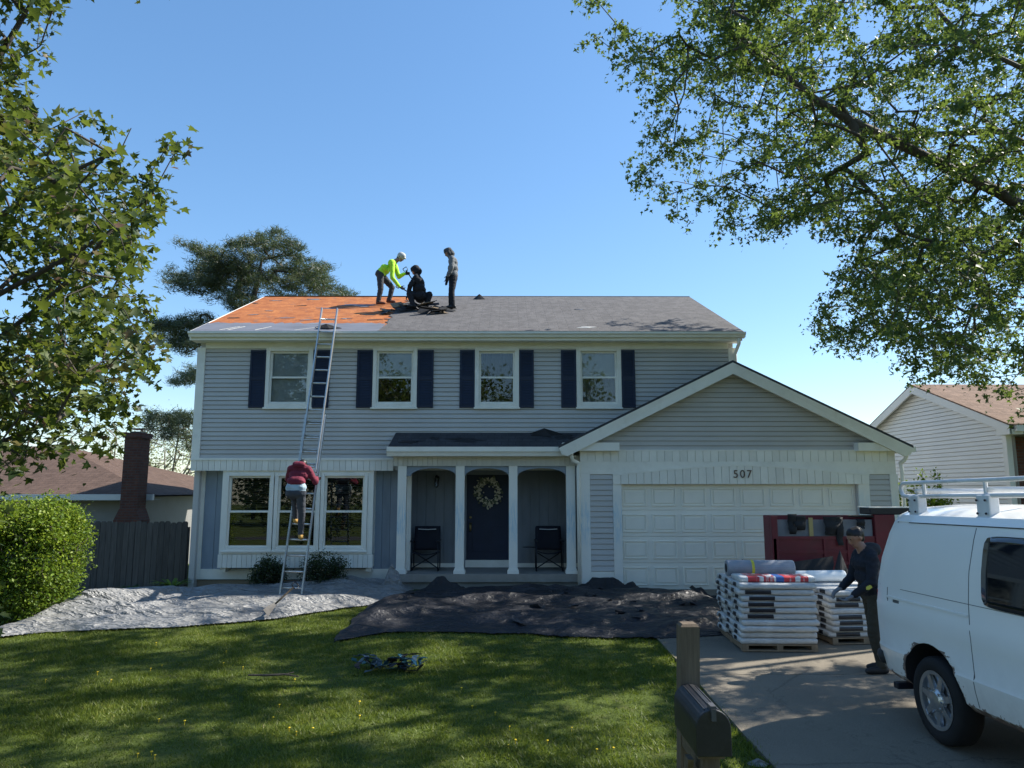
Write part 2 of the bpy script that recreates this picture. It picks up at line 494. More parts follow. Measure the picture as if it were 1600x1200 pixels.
def frame(mb, x0, x1, z0, z1, y0, y1, w, wb=None, mi=0):
    wb = wb or w
    mb.box(x0, x0 + w, y0, y1, z0, z1, mi); mb.box(x1 - w, x1, y0, y1, z0, z1, mi)
    mb.box(x0 + w, x1 - w, y0 + .001, y1, z1 - w, z1 - .001, mi); mb.box(x0 + w, x1 - w, y0 + .001, y1, z0 + .001, z0 + wb, mi)

def slat_blind(x0, x1, z0, z1, y, pitch, m, parent, tilt=.6):
    mb = MB(); z = z1
    while z > z0:
        c, s_ = math.cos(tilt) * pitch * .55, math.sin(tilt) * pitch * .55
        mb.add([(x0, y - c, z - s_), (x1, y - c, z - s_), (x1, y + c, z + s_), (x0, y + c, z + s_)], [(0, 1, 2, 3)])
        z -= pitch
    o = mb.build('blind', m, parent); o['kind'] = 'stuff'
    return o

def double_hung(x0, x1, z0, z1, y, parent, upper, lower, trim=.095, split=.5):
    """window in a trimmed frame: frame, two sashes with their panes, what hangs behind"""
    mb = MB(); frame(mb, x0, x1, z0, z1, y - .055, y + .10, trim, trim)
    mb.box(x0 - .02, x1 + .02, y - .075, y - .02, z0 - .03, z0 + .012)
    win = mb.build('window', M['white'], parent, bevel=.006)
    ix0, ix1, iz0, iz1 = x0 + trim, x1 - trim, z0 + trim, z1 - trim
    zm = iz0 + (iz1 - iz0) * split
    for (a, b, yy, what) in ((zm - .02, iz1, y + .025, upper), (iz0, zm + .02, y - .01, lower)):
        mb = MB(); frame(mb, ix0, ix1, a, b, yy, yy + .035, .042)
        mb.build('sash', M['white'], win)
        mb = MB(); mb.box(ix0 + .04, ix1 - .04, yy + .014, yy + .020, a + .04, b - .04)
        mb.build('pane', M['glass'], win)
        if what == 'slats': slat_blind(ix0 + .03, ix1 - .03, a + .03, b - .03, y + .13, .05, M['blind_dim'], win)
        elif what == 'fine': slat_blind(ix0 + .01, ix1 - .01, a + .01, b - .01, y + .085, .03, M['blind'], win, 1.25)
        elif what == 'tan': slat_blind(ix0 + .01, ix1 - .01, a + .01, b - .01, y + .085, .03, M['blind_tan'], win, 1.25)
        elif what == 'curtain':
            mb = MB(); n = 40; V = []
            for i in range(n + 1):
                xx = ix0 + (ix1 - ix0) * i / n; d = .018 * math.sin(i * 1.3) + .01 * math.sin(i * .41)
                V += [(xx, y + .14 + d, a), (xx, y + .14 + d, b)]
            mb.add(V, [(2 * i, 2 * i + 2, 2 * i + 3, 2 * i + 1) for i in range(n)]); mb.build('curtain', M['curtain'], win, smooth=True)
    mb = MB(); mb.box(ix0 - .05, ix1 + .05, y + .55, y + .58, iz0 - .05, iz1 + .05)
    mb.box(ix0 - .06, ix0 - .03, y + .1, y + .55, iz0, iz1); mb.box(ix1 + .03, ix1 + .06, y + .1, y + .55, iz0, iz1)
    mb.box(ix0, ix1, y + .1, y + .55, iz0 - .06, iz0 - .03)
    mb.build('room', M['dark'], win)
    return (x0, x1, z0, z1)

def build_house():
    # second floor
    zb, zt = Zp(500, 717, W2), Zp(500, 545, W2)
    xl, xr = Xp(309, 620, W2), Xp(1146, 560, W2)
    wins = []
    specs = [(415, 489, 'fine', 'fine'), (582, 652, 'tan', None), (742, 811, 'curtain', None), (900.5, 970.5, 'tan', 'curtain')]
    holes = []
    for a, b, *_ in specs:
        h = (Xp(a, 590, W2), Xp(b, 590, W2), Zp(a, 637.5, W2), Zp(a, 542.5, W2)); holes.append(h)
    uw = MB(); wall_holes(uw, xl, xr, zb - .25, zt + .3, W2 + .012, W2 + .16, [(h[0] + .03, h[1] - .03, h[2] + .03, h[3] - .03) for h in holes])
    uw = uw.build('upper_wall', M['siding'], house)
    planks(uw, W2, lambda z: xl + .12, lambda z: xr - .10, zb, zt, (zt - zb) / 25, holes)
    for h, (a, b, u, lo) in zip(holes, specs):
        double_hung(*h, W2, house, u, lo)
    sh = [(391, 416), (490, 515), (558, 583), (652.5, 677.5), (718.5, 742), (811, 834), (876.5, 900), (970.5, 992)]
    for a, b in sh:
        x0, x1 = Xp(a, 590, W2), Xp(b, 590, W2); z0, z1 = Zp(a, 637.5, W2), Zp(a, 547.5, W2)
        mb = MB(); frame(mb, x0, x1, z0, z1, W2 - .055, W2 - .02, .045, .05); zm = (z0 + z1) / 2
        mb.box(x0 + .045, x1 - .045, W2 - .054, W2 - .02, zm - .03, zm + .03)
        mb.box(x0 + .02, x1 - .02, W2 - .040, W2 - .022, z0 + .02, z1 - .02)
        k = z0 + .07
        while k < z1 - .07:
            if abs(k - zm) > .05:
                mb.add([(x0 + .045, W2 - .050, k), (x1 - .045, W2 - .050, k), (x1 - .045, W2 - .038, k + .028), (x0 + .045, W2 - .038, k + .028)], [(0, 1, 2, 3)])
            k += .036
        mb.build('shutter', M['shutter'], house)
    # corner boards, frieze, soffit, overhang band
    for (a, b) in ((xl - .05, xl + .13), (xr - .12, xr + .04)):
        MB().box(a, b, W2 - .045, W2 + .1, zb - .02, zt + .02).build('corner_board', M['white'], house)
    MB().box(xl + .13, xr - .12, W2 - .04, W2 + .01, zt, Zp(500, 531, W2) + .1).build('frieze_board', M['white'], house)
    ze = Zp(700, 530, EY)
    MB().box(xl - .1, xr + .1, EY + .06, W2 + .02, ze - .012, ze + .01).build('soffit', M['white'], house)
    MB().box(xl - .1, xr + .1, EY + .03, EY + .06, ze - .02, ze + .20).build('fascia', M['white'], house)
    # flared band of short vertical boards under the overhang
    bz0, bz1 = Zp(400, 735.5, W2), Zp(400, 719, W2)
    MB().box(xl - .05, Xp(615, 725, W2), W2 - .06, W2 + .02, bz1 - .005, bz1 + .045).build('band_cap', M['white'], house)
    proto = None
    def boards(x0, x1, y, z0, z1, pitch, m, zf=None, name='band_board'):
        n = max(1, round((x1 - x0) / pitch)); p = (x1 - x0) / n; base = None
        for i in range(n):
            zz = z1 if zf is None else zf(x0 + (i + .5) * p)
            if zf is None and base is not None:
                o = dup(base); o.location.x += p * i; continue
            mb = MB(); mb.box(x0 + i * p + .004, x0 + (i + 1) * p - .004, y - .022 - .002 * random.random(), y, z0, zz)
            o = mb.build(name, m, house)
            if base is None: base = o
        MB().box(x0, x1, y, y + .03, z0 + .003, (z1 if zf is None else min(zf(x0), zf(x1))) - .003).build('band_backing', m, house)
    boards(xl - .05, Xp(615, 725, W2), W2 - .02, bz0, bz1, .13, M['band'])
    MB().box(xl - .03, Xp(618, 725, W2), W2 + .012, W1 + .06, bz0 + .01, bz0 + .03).build('overhang_soffit', M['white'], house)
    # ---- first floor wall left of the porch
    wx0, wx1 = xl - .02, Xp(640, 800, W1)
    fz = Zp(400, 905, W1); wz0 = Zp(400, 889, W1)
    bx0, bx1 = Xp(346, 800, BY), Xp(583, 800, BY); bz_top = bz0 + .01; bzb = Zp(400, 866, BY)
    mb = MB(); wall_holes(mb, wx0, wx1, fz - .02, bz0 + .02, W1 + .03, W1 + .18, [(bx0 + .05, bx1 - .05, bzb, bz_top)])
    lw = mb.build('lower_wall', M['panel'], house)
    for a, b in ((wx0 + .18, bx0 + .02), (bx1 - .02, Xp(622, 800, W1))):
        n = max(1, round((b - a) / .21)); p = (b - a) / n
        for i in range(n):
            MB().box(a + i * p + .004, a + (i + 1) * p - .004, W1 + .008, W1 + .03, wz0, bz0 + .01).build('wall_board', M['panel'], lw)
    MB().box(wx0 - .03, wx0 + .18, W1 - .02, W1 + .12, fz, bz0 + .01).build('corner_board', M['white'], house)
    MB().box(wx0 + .18, wx1, W1 - .015, W1 + .03, fz, wz0).build('base_board', M['white'], house)
    MB().box(wx0 + .05, wx1, W1 + .04, W1 + .5, -.6, fz).build('foundation', M['foundation'], house)
    # box window
    bw = MB(); frame(bw, bx0, bx1, bzb, bz_top, BY - .03, W1 + .02, .12, .10)
    box_o = bw.build('box_window', M['white'], house)
    xs = [(351, 427), (428.5, 500), (501, 574)]
    for a, b in xs:
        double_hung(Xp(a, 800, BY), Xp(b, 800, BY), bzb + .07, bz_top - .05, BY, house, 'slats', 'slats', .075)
    az0 = Zp(400, 887, BY)
    boards(bx0 - .02, bx1 + .02, BY - .01, az0, bzb - .004, .105, M['band'], name='apron_board')
    MB().box(bx0, bx1, BY + .025, W1, az0 + .01, bzb - .01).build('window_base', M['white'], house)
    for a in (bx0 + .02, bx1 - .14):
        MB().box(a, a + .12, BY + .04, W1, az0 - .09, az0 + .01).build('bracket', M['white'], house)
    # ---- porch
    pz = Zp(760, 896, CY)             # porch floor height
    px0, px1 = Xp(617, 900, CY), Xp(906, 880, CY)
    MB().box(px0 - .03, px1, CY - .16, DY + .1, pz - .16, pz).build('porch_floor', M['concrete_porch'], house)
    MB().box(px0 + .06, px1, CY - .08, DY, -.5, pz - .165).build('porch_base', M['concrete_porch'], house)
    a0, a1 = Xp(638, 800, W1), Xp(912, 800, DY)
    dx0, dx1 = Xp(729, 800, DY), Xp(795, 800, DY)
    ptop = Zp(760, 726, CY)
    mb = MB(); wall_holes(mb, a0 - .2, a1 + .3, pz - .05, ptop + .2, DY + .03, DY + .15, [(dx0, dx1, pz, pz + 2.12)])
    pw = mb.build('porch_wall', M['porchwall'], house)
    for a, b in ((a0 - .1, dx0 - .1), (dx1 + .1, a1 + .2)):
        n = max(1, round((b - a) / .2)); p = (b - a) / n
        for i in range(n): MB().box(a + i * p + .004, a + (i + 1) * p - .004, DY + .01, DY + .03, pz + .09, ptop + .1).build('wall_board', M['porchwall'], pw)
        MB().box(a, b, DY - .005, DY + .03, pz, pz + .09).build('base_board', M['white'], house)
    MB().box(a0 - .12, a0 - .02, W1 + .03, DY + .03, pz, ptop).build('porch_side_wall', M['porchwall'], house)
    MB().box(a0 - .05, a0 + .06, W1 - .01, W1 + .06, pz - .02, ptop).build('corner_board', M['white'], house)
    MB().box(px0, px1, CY + .05, DY + .1, ptop - .01, ptop + .03).build('porch_ceiling', M['porchwall'], house)
    mb = MB(); frame(mb, dx0 - .1, dx1 + .1, pz, pz + 2.2, DY - .01, DY + .06, .1, .02)
    mb.build('door_frame', M['porchwall'], house)
    mb = MB(); mb.box(dx0, dx1, DY + .04, DY + .085, pz + .16, pz + 2.1)
    w = dx1 - dx0
    for (u0, u1, v0, v1) in ((.12, .46, .35, .95), (.54, .88, .35, .95), (.12, .46, 1.1, 1.85), (.54, .88, 1.1, 1.85)):
        fr = MB(); frame(mb, dx0 + u0 * w, dx0 + u1 * w, pz + v0, pz + v1, DY + .028, DY + .041, .025)
    door = mb.build('front_door', M['shutter'], house)
    MB().box(dx0 - .02, dx1 + .02, DY - .03, DY + .1, pz + .002, pz + .16).build('door_sill', M['white'], house)
    mb = MB(); hx = dx0 + .09
    mb.ell((hx, DY + .02, pz + 1.12), (.03, .02, .03)); mb.box(hx - .025, hx + .025, DY + .015, DY + .045, pz + .82, pz + 1.0)
    mb.tube([(hx, DY + .02, pz + .97), (hx, DY - .03, pz + .93), (hx, DY - .03, pz + .85), (hx, DY + .02, pz + .80)], .012, 6)
    mb.build('handle', M['brass'], door, smooth=True)
    # columns
    for c, (t0, t1, b0, b1) in enumerate(((622.5, 635, 619.5, 634), (713, 726, 710.5, 725), (795, 808.5, 795, 808.5), (884.5, 898.5, 885.5, 899.5))):
        xa, xb = Xp((t0 + b0) / 2, 820, CY), Xp((t1 + b1) / 2, 820, CY)
        mb = MB(); mb.box(xa, xb, CY - .09, CY + .09, pz + .10, ptop - .02)
        mb.box(xa - .03, xb + .03, CY - .12, CY + .12, pz, pz + .07); mb.box(xa - .015, xb + .015, CY - .105, CY + .105, pz + .07, pz + .105)
        mb.build('column', M['stain'], house, bevel=.006)
    # arched valance
    zv0, zv1 = Zp(760, 744, CY), Zp(760, 726, CY)
    pts = [(px0 + .02, zv1), (px0 + .02, zv0)]
    for a, b in ((642, 713), (727, 794.5), (809, 884)):
        xa, xb = Xp(a, 740, CY), Xp(b, 740, CY); zc = Zp(760, 731.5, CY)
        for k in range(15):
            t = k / 14; an = math.pi * (1 - t)
            u = (xa + xb) / 2 + (xb - xa) / 2 * math.cos(an)
            pts.append((u, zv0 + (zc - zv0) * math.sin(an)))
    pts += [(px1 - .03, zv0), (px1 - .03, zv1)]
    for i in range(len(pts) - 1):        # vertical strips avoid a concave cap
        (xa, za), (xb, zb2) = pts[i], pts[i + 1]
    mb = MB(); top = zv1
    up = pts[1:-1]
    V = []; n = len(up)
    for x, z in up: V += [(x, CY - .05, z), (x, CY - .05, top), (x, CY + .05, z), (x, CY + .05, top)]
    Fc = []
    for i in range(n - 1):
        o, q = 4 * i, 4 * i + 4
        if up[i + 1][0] - up[i][0] < 1e-5: continue
        Fc += [(o, q, q + 1, o + 1), (o + 2, o + 3, q + 3, q + 2), (o, o + 2, q + 2, q)]
    mb.add(V, Fc); mb.build('arched_valance', M['panel'], house)
    # band, gutter and roof over the porch
    gx0, gx1 = Xp(604, 700, PGY), Xp(893, 700, PGY)
    q0, q1 = Zp(760, 728, CY - .1), Zp(760, 712, CY - .1)
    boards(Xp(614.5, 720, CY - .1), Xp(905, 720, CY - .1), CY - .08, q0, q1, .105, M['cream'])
    g1, g0 = Zp(740, 698, PGY), Zp(740, 712.5, PGY)
    MB().box(gx0 + .05, gx1 + .1, PGY + .1, CY + .05, g0 + .0, g0 + .015).build('porch_soffit', M['white'], house)
    mb = MB(); prof = [(PGY + .12, g0), (PGY + .05, g0), (PGY + .03, g0 + .06), (PGY, g0 + .10), (PGY, g1), (PGY + .12, g1)]
    mb.ext([(gx0, a, b) for a, b in prof], (gx1 - gx0, 0, 0)); mb.build('gutter', M['white'], house)
    rz0, rz1 = g1 - .01, Zp(760, 675.5, W2)
    mb = MB(); tx0 = Xp(619, 676, W2)
    mb.add([(gx0 + .02, PGY + .02, rz0), (gx1 + .25, PGY + .02, rz0), (gx1 + .6, W2 - .0, rz1), (tx0, W2 - .0, rz1),
            (gx0 + .02, PGY + .05, rz0 - .04), (gx1 + .25, PGY + .05, rz0 - .04), (gx1 + .6, W2, rz1 - .06), (tx0, W2, rz1 - .06)],
           [(0, 1, 2, 3), (7, 6, 5, 4), (0, 4, 5, 1), (1, 5, 6, 2), (2, 6, 7, 3), (3, 7, 4, 0)])
    mb.build('porch_roof', M['shingle_dark'], house)
    # ---- garage
    gx = lambda p, q=800: Xp(p, q, GY)
    gzz = lambda q: Zp(1150, q, GY)
    ov = GY - .28                                  # rake overhang plane
    ap = P(1144.6, 563.6, ov); le = P(888, 701, ov); re = P(1422, 695, ov)
    sl = (ap.z - re.z) / (re.x - ap.x); le = Vector((ap.x - (re.x - ap.x), ov, re.z))
    glx, grx = gx(907), gx(1403)
    band0, band1 = gzz(721), gzz(705); tb0 = gzz(741)
    doorx0, doorx1, dz1 = gx(970, 840), gx(1344, 840), gzz(756.5)
    aw = lambda z, s_: ap.x + s_ * (ap.z - .16 - z) / sl
    gw = MB(); wall_holes(gw, glx, grx, 0, band1, GY + .012, GY + .16, [(doorx0, doorx1, -.01, dz1)])
    gw.ext([(glx, GY + .012, band1), (grx, GY + .012, band1), (ap.x, GY + .012, ap.z - .12)], (0, .14, 0))
    gw = gw.build('garage_wall', M['siding'], house)
    planks(gw, GY, lambda z: max(glx, aw(z, -1)), lambda z: min(grx, aw(z, 1)), band1, ap.z - .2, .1045)
    sz0, sz1 = gzz(893), gzz(742)
    for a, b in ((922, 958), (1359.5, 1393)):
        planks(gw, GY, lambda z: gx(a), lambda z: gx(b), sz0, sz1, .112)
        MB().box(gx(a), gx(b), GY - .03, GY + .012, 0.0, sz0).build('base_board', M['white'], house)
    for a, b in ((905, 922), (1393, 1405)):
        MB().box(gx(a), gx(b), GY - .04, GY + .1, 0, tb0).build('corner_board', M['stain'], house)
    for a, b in ((958, 971.5), (1342.5, 1359.5)):
        MB().box(gx(a), gx(b), GY - .045, GY + .16, .0, dz1 + .02).build('door_jamb', M['stain'], house)
    boards(glx, grx, GY - .02, band0, band1, .165, M['band'])
    MB().box(glx, grx, GY - .05, GY + .012, band1 - .004, band1 + .03).build('band_cap', M['white'], house)
    MB().box(glx, grx, GY - .035, GY + .012, tb0, band0).build('header_board', M['white'], house)
    cxm = (gx(958) + gx(1359.5)) / 2; hw = (gx(1359.5) - gx(958)) / 2
    arcz = lambda x: gzz(743) + (gzz(727.5) - gzz(743)) * max(0, 1 - abs((x - cxm) / hw) ** 1.5)
    boards(gx(958), gx(1359.5), GY - .045, dz1, 0, .165, M['band'], zf=arcz, name='arch_board')
    n = 24; mb = MB()
    for i in range(n):
        xa, xb = gx(958) + 2 * hw * i / n, gx(958) + 2 * hw * (i + 1) / n
        mb.ext([(xa, GY - .075, arcz(xa) - .012), (xb, GY - .075, arcz(xb) - .012), (xb, GY - .075, arcz(xb) + .03), (xa, GY - .075, arcz(xa) + .03)], (0, .05, 0))
    mb.build('arch_trim', M['white'], house)
    # numerals
    for ch, pxn in (('5', 1150.5), ('0', 1161), ('7', 1171.5)):
        cu = bpy.data.curves.new('numeral', 'FONT'); cu.body = ch; cu.size = .235; cu.extrude = .006; cu.align_x = 'CENTER'; cu.offset = .0
        cu.materials.append(M['brown'])
        tmp = bpy.data.objects.new('numeral_outline', cu); col.objects.link(tmp)
        dg = bpy.context.evaluated_depsgraph_get(); me = bpy.data.meshes.new_from_object(tmp.evaluated_get(dg))
        bpy.data.objects.remove(tmp)
        o = bpy.data.objects.new('numeral', me); col.objects.link(o); o.parent = house
        o.location = Vector((gx(pxn), GY - .078, gzz(746.5))) - house.location; o.rotation_euler = (R(90), 0, 0)
    # garage door
    gd = MB(); gd.box(doorx0, doorx1, GY + .11, GY + .14, .0, dz1); gdo = gd.build('garage_door', M['garage'], house)
    rows, cols_ = 4, 8; hgt = dz1 / rows; wid = (doorx1 - doorx0) / cols_
    for r_ in range(rows):
        MB().box(doorx0, doorx1, GY + .085, GY + .112, r_ * hgt + .004, (r_ + 1) * hgt - .004).build('door_section', M['garage'], gdo, bevel=.004)
    pm = None
    for r_ in range(rows):
        for c in range(cols_):
            xa, za = doorx0 + c * wid + .055, r_ * hgt + .085; xb, zb2 = xa + wid - .11, za + hgt - .17
            if pm is None:
                mb = MB(); frame(mb, xa, xb, za, zb2, GY + .062, GY + .086, .028)
                mb.box(xa + .06, xb - .06, GY + .068, GY + .086, za + .06, zb2 - .06)
                pm = mb.build('door_panel', M['garage'], gdo, bevel=.006); o0 = (c, r_)
            else:
                o = dup(pm); o.location = (c * wid, 0, r_ * hgt)
    MB().tube([(gx(1158), GY + .06, .62), (gx(1158), GY + .04, .60), (gx(1158), GY + .04, .48), (gx(1158), GY + .06, .46)], .012, 6).build('handle', M['black'], gdo)
    # garage roof with rake boards and eave returns
    th = .10; back = W2 + .0
    for s_, e in ((-1, le), (1, re)):
        A = Vector((ap.x, ov - .02, ap.z + .012)); B = Vector((e.x + s_ * .06, ov - .02, e.z - .03 + .012))
        D = Vector((0, back + 4.0 - ov if s_ > 0 else back - ov + .02, 0))
        mb = MB(); mb.ext([A, B, B - Vector((0, 0, .05)), A - Vector((0, 0, .05))], D); mb.build('garage_roof', M['shingle_dark'], house)
        mb = MB(); w_ = .24
        mb.ext([A - Vector((0, 0, .052)), B - Vector((0, 0, .052)), Vector((e.x, ov, e.z - .06 - w_ * .6)), Vector((e.x - s_ * .12, ov, e.z - .06 - w_ * .75)), A - Vector((0, 0, .052 + w_ * 1.02))], (0, .05, 0))
        mb.build('rake_board', M['white'], house)
        mb = MB(); mb.ext([A - Vector((0, -.07, .10)), B - Vector((s_ * .1, -.07, .10)), B - Vector((s_ * .1, -.07, .13)), A - Vector((0, -.07, .13))], (0, GY - ov - .05, 0)); mb.build('rake_soffit', M['white'], house)
        xr0 = e.x - s_ * .02; xr1 = gx(967.5) if s_ < 0 else gx(1340)
        MB().box(min(xr0, xr1), max(xr0, xr1), ov + .051, GY - .001, band1 - .002, band1 + .17).build('eave_return', M['white'], house)
    MB().box(grx - .12, grx, GY + .16, GY + 6.5, 0, band1 + .1).build('garage_side_wall', M['siding'], house)
    # downspouts
    for s_, tx, ty, x2 in ((-1, 893, 703, 905.5), (1, 1416, 703, 1404.5)):
        t = P(tx, ty, ov + .1); b = P(x2, 728, GY - .02)
        pts = [t, t + Vector((0, .02, -.14)), t + Vector((-s_ * .03, .06, -.22)), Vector((b.x + s_ * .02, GY - .05, b.z + .06)), Vector((b.x + s_ * .03, GY - .06, b.z - .05)), Vector((b.x + s_ * .03, GY - .06, .12))]
        MB().tube(pts, .042, 8).build('downspout', M['white'], house, smooth=True)
    mb = MB(); mb.box(re.x - .02, re.x + .12, ov, back + 3, re.z - .15, re.z - .04); mb.build('gutter', M['white'], house)
    # ---- main roof
    e0, e1 = P(303, 518, EY), P(1158, 519, EY); r0, r1 = P(411, 463, RY), P(1078, 465, RY)
    rz = (r0.z + r1.z) / 2; ez = (e0.z + e1.z) / 2 + .01
    x0, x1 = e0.x, e1.x
    r0x, r1x = (x0 + r0.x) / 2, (x1 + r1.x) / 2; x0 = r0x = (x0 + r0.x) / 2; x1 = r1x = (x1 + r1.x) / 2
    sl2 = (rz - ez) / (RY - EY)
    roofz = lambda y: ez + (y - EY) * sl2
    mb = MB()
    mb.ext([(x0, EY, ez), (x0, RY, rz), (x0, 2 * RY - EY, ez), (x0, 2 * RY - EY, ez - .1), (x0, RY, rz - .1), (x0, EY, ez - .1)], (x1 - x0, 0, 0))
    deck = mb.build('roof_deck', M['osb'], house)
    # shingles still on the roof: everything right of a ragged edge, laid 15 mm over the deck
    def roofpt(px, py):
        y = 18.0
        for _ in range(40):
            p = P(px, py, y); y += (roofz(y) - p.z) * -1.2 if False else 0
            # intersect the ray with the roof plane
            d = P(px, py, 10.0) - CAM
            t = (ez - CAM.z - EY * sl2 + CAM.y * sl2) / (d.z - d.y * sl2)
            return CAM + d * t
    edge = [(606, 507), (604, 500), (611, 497), (609, 491), (617, 487), (622, 482), (628, 478), (634, 474), (640, 470), (652, 467.5)]
    ept = [roofpt(*q) for q in edge]
    rag = []
    for i in range(len(ept) - 1):
        for k in range(5):
            q = ept[i].lerp(ept[i + 1], k / 5); q.x += random.uniform(-.13, .13); q.y += random.uniform(-.02, .02); rag.append(q)
    yb, yt = rag[0].y, RY
    poly = [Vector((q.x, q.y, 0)) for q in rag] + [Vector((rag[-1].x + .05, RY, 0)), Vector((x1 + .015, RY, 0)), Vector((x1 + .015, EY - .03, 0)), Vector((rag[0].x - .1, EY - .03, 0))]
    # strips from ragged edge to the right end keep the cap planar
    V = []; Fc = []
    rows_ = sorted(rag + [Vector((rag[0].x - .08, EY - .03, 0)), Vector((rag[-1].x + .03, RY, 0))], key=lambda q: q.y)
    for q in rows_:
        zz = roofz(q.y)
        V += [(q.x, q.y, zz + .018), (x1 + .015, q.y, zz + .018), (q.x, q.y, zz + .002), (x1 + .015, q.y, zz + .002)]
    for i in range(len(rows_) - 1):
        o, q = 4 * i, 4 * i + 4
        Fc += [(o, o + 1, q + 1, q), (o + 2, q + 2, q + 3, o + 3), (o, q, q + 2, o + 2), (o + 1, o + 3, q + 3, q + 1)]
    mb = MB(); mb.add(V, Fc); mb.build('shingle_layer', M['shingle'], house)
    MB().ext([(x0, RY - .02, rz + .02), (x1 + .02, RY - .02, rz + .02), (x1 + .02, 2 * RY - EY, ez + .02), (x0, 2 * RY - EY, ez + .02)], (0, 0, .004)).build('rear_shingle_layer', M['shingle'], house)
    # grey underlay strip left along the eave, ragged upper edge
    us = []; N = 60
    xe = rag[0].x - .03
    for i in range(N + 1):
        x = x0 - .01 + (xe - x0) * i / N
        top = roofpt(500, 505.5 + 1.6 * noise.noise((i * .5, 0, 0)) + random.uniform(-.6, .6)).y
        us.append((x, top))
    V = []; Fc = []
    for x, t in us:
        V += [(x, EY - .03, roofz(EY - .03) + .012), (x, t, roofz(t) + .012), (x, EY - .03, roofz(EY - .03) + .002), (x, t, roofz(t) + .002)]
    for i in range(N):
        o, q = 4 * i, 4 * i + 4
        Fc += [(o, q, q + 1, o + 1), (o, o + 2, q + 2, q), (o + 1, q + 1, q + 3, o + 3)]
    mb = MB(); mb.add(V, Fc); mb.build('underlay_strip', M['underlay'], house)
    mb = MB()
    for i in range(4):
        x = x0 + .3 + i * .62 + random.uniform(-.3, .3); d = random.uniform(.15, .6)
        a = Vector((x, EY + .05, roofz(EY + .05) + .016)); b = Vector((x + d, EY + .42, roofz(EY + .42) + .016))
        MB().ext([a, b, b + Vector((.012, 0, 0)), a + Vector((.02, 0, 0))], (0, 0, .003)).build('tear_line', M['white'], house)
    # rake boards and gutter
    for xx, nm in ((x0 - .03, -1), (x1 + .0, 1)):
        mb = MB(); mb.ext([(xx, EY - .02, ez - .16), (xx, EY - .02, ez + .0), (xx, RY, rz + .0), (xx, 2 * RY - EY, ez), (xx, 2 * RY - EY, ez - .16), (xx, RY, rz - .17)], (.03, 0, 0))
        mb.build('rake_board', M['white'], house)
    ga, gb = Zp(700, 519, EY), Zp(700, 527, EY)
    prof = [(EY + .03, gb), (EY - .04, gb), (EY - .06, gb + .05), (EY - .095, gb + .07), (EY - .095, ga), (EY + .03, ga - .005)]
    mb = MB(); mb.ext([(x0 - .05, a, b) for a, b in prof], (x1 - x0 + .1, 0, 0)); mb.build('gutter', M['white'], house)
    t = P(1155, 528, EY); MB().tube([t, t + Vector((0, .03, -.12)), (xr + .02, W2 - .06, t.z - .3), (xr + .02, W2 - .06, Zp(1150, 575, W2))], .04, 8).build('downspout', M['white'], house, smooth=True)
    # side and rear walls
    for xx in (xl - .04, xr - .08):
        MB().ext([(xx, W2 + .16, -.3), (xx, 2 * RY - W2, -.3), (xx, 2 * RY - W2, ez - .1), (xx, RY, rz - .12), (xx, W2 + .16, ez - .08)], (.12, 0, 0)).build('side_wall', M['siding'], house)
    MB().box(xl, xr, 2 * RY - W2 - .1, 2 * RY - W2, -.3, ez - .1).build('rear_wall', M['siding'], house)
    return roofpt, roofz, pz
def mat_stain():
    t = NT('white_paint_with_blue_chalk_streak'); v = t.coord()
    a = t.noise(v, 2.5, 5); cc = t.mix(a, (.78, .76, .69), (.84, .82, .75))
    sx = t.n('ShaderNodeSeparateXYZ'); t.l(v, sx.inputs[0])
    band = t.ramp(sx.outputs[2], [(.0, (0, 0, 0)), (.5, (0, 0, 0))])
    mr = t.n('ShaderNodeMapRange'); mr.inputs[1].default_value = .75; mr.inputs[2].default_value = 1.25; t.l(sx.outputs[2], mr.inputs[0])
    up = mr.outputs[0]
    mr2 = t.n('ShaderNodeMapRange'); mr2.inputs[1].default_value = 2.1; mr2.inputs[2].default_value = 1.55; t.l(sx.outputs[2], mr2.inputs[0])
    st = t.noise(t.coord((22, 22, 2.2)), 1.5, 5, .7)
    f = t.math('MULTIPLY', t.math('MULTIPLY', up, mr2.outputs[0]), t.ramp(st, [(.38, (0, 0, 0)), (.62, (.8, .8, .8))]))
    cc = t.mix(f, cc, (.36, .55, .66))
    return t.fin(t.bsdf(cc, .5, 0, .4))
M['stain'] = mat_stain()
roofpt, roofz, PORCHZ = build_house()

# ------------------------------------------------------------------ vegetation
def inpoly(px, py, poly):
    r = np.zeros(len(px), bool); n = len(poly)
    for i in range(n):
        x1, y1 = poly[i]; x2, y2 = poly[(i + 1) % n]
        if y1 == y2: continue
        c = ((y1 > py) != (y2 > py)) & (px < (x2 - x1) * (py - y1) / (y2 - y1) + x1)
        r ^= c
    return r

def carve(pts, poly, margin=0):
    """drop crown points that would stand where the photograph shows open sky"""
    px, py = proj(pts)
    inside = (px > -20) & (px < 1620) & (py > -20) & (py < 1220)
    return pts[~inside | inpoly(px, py, poly)]

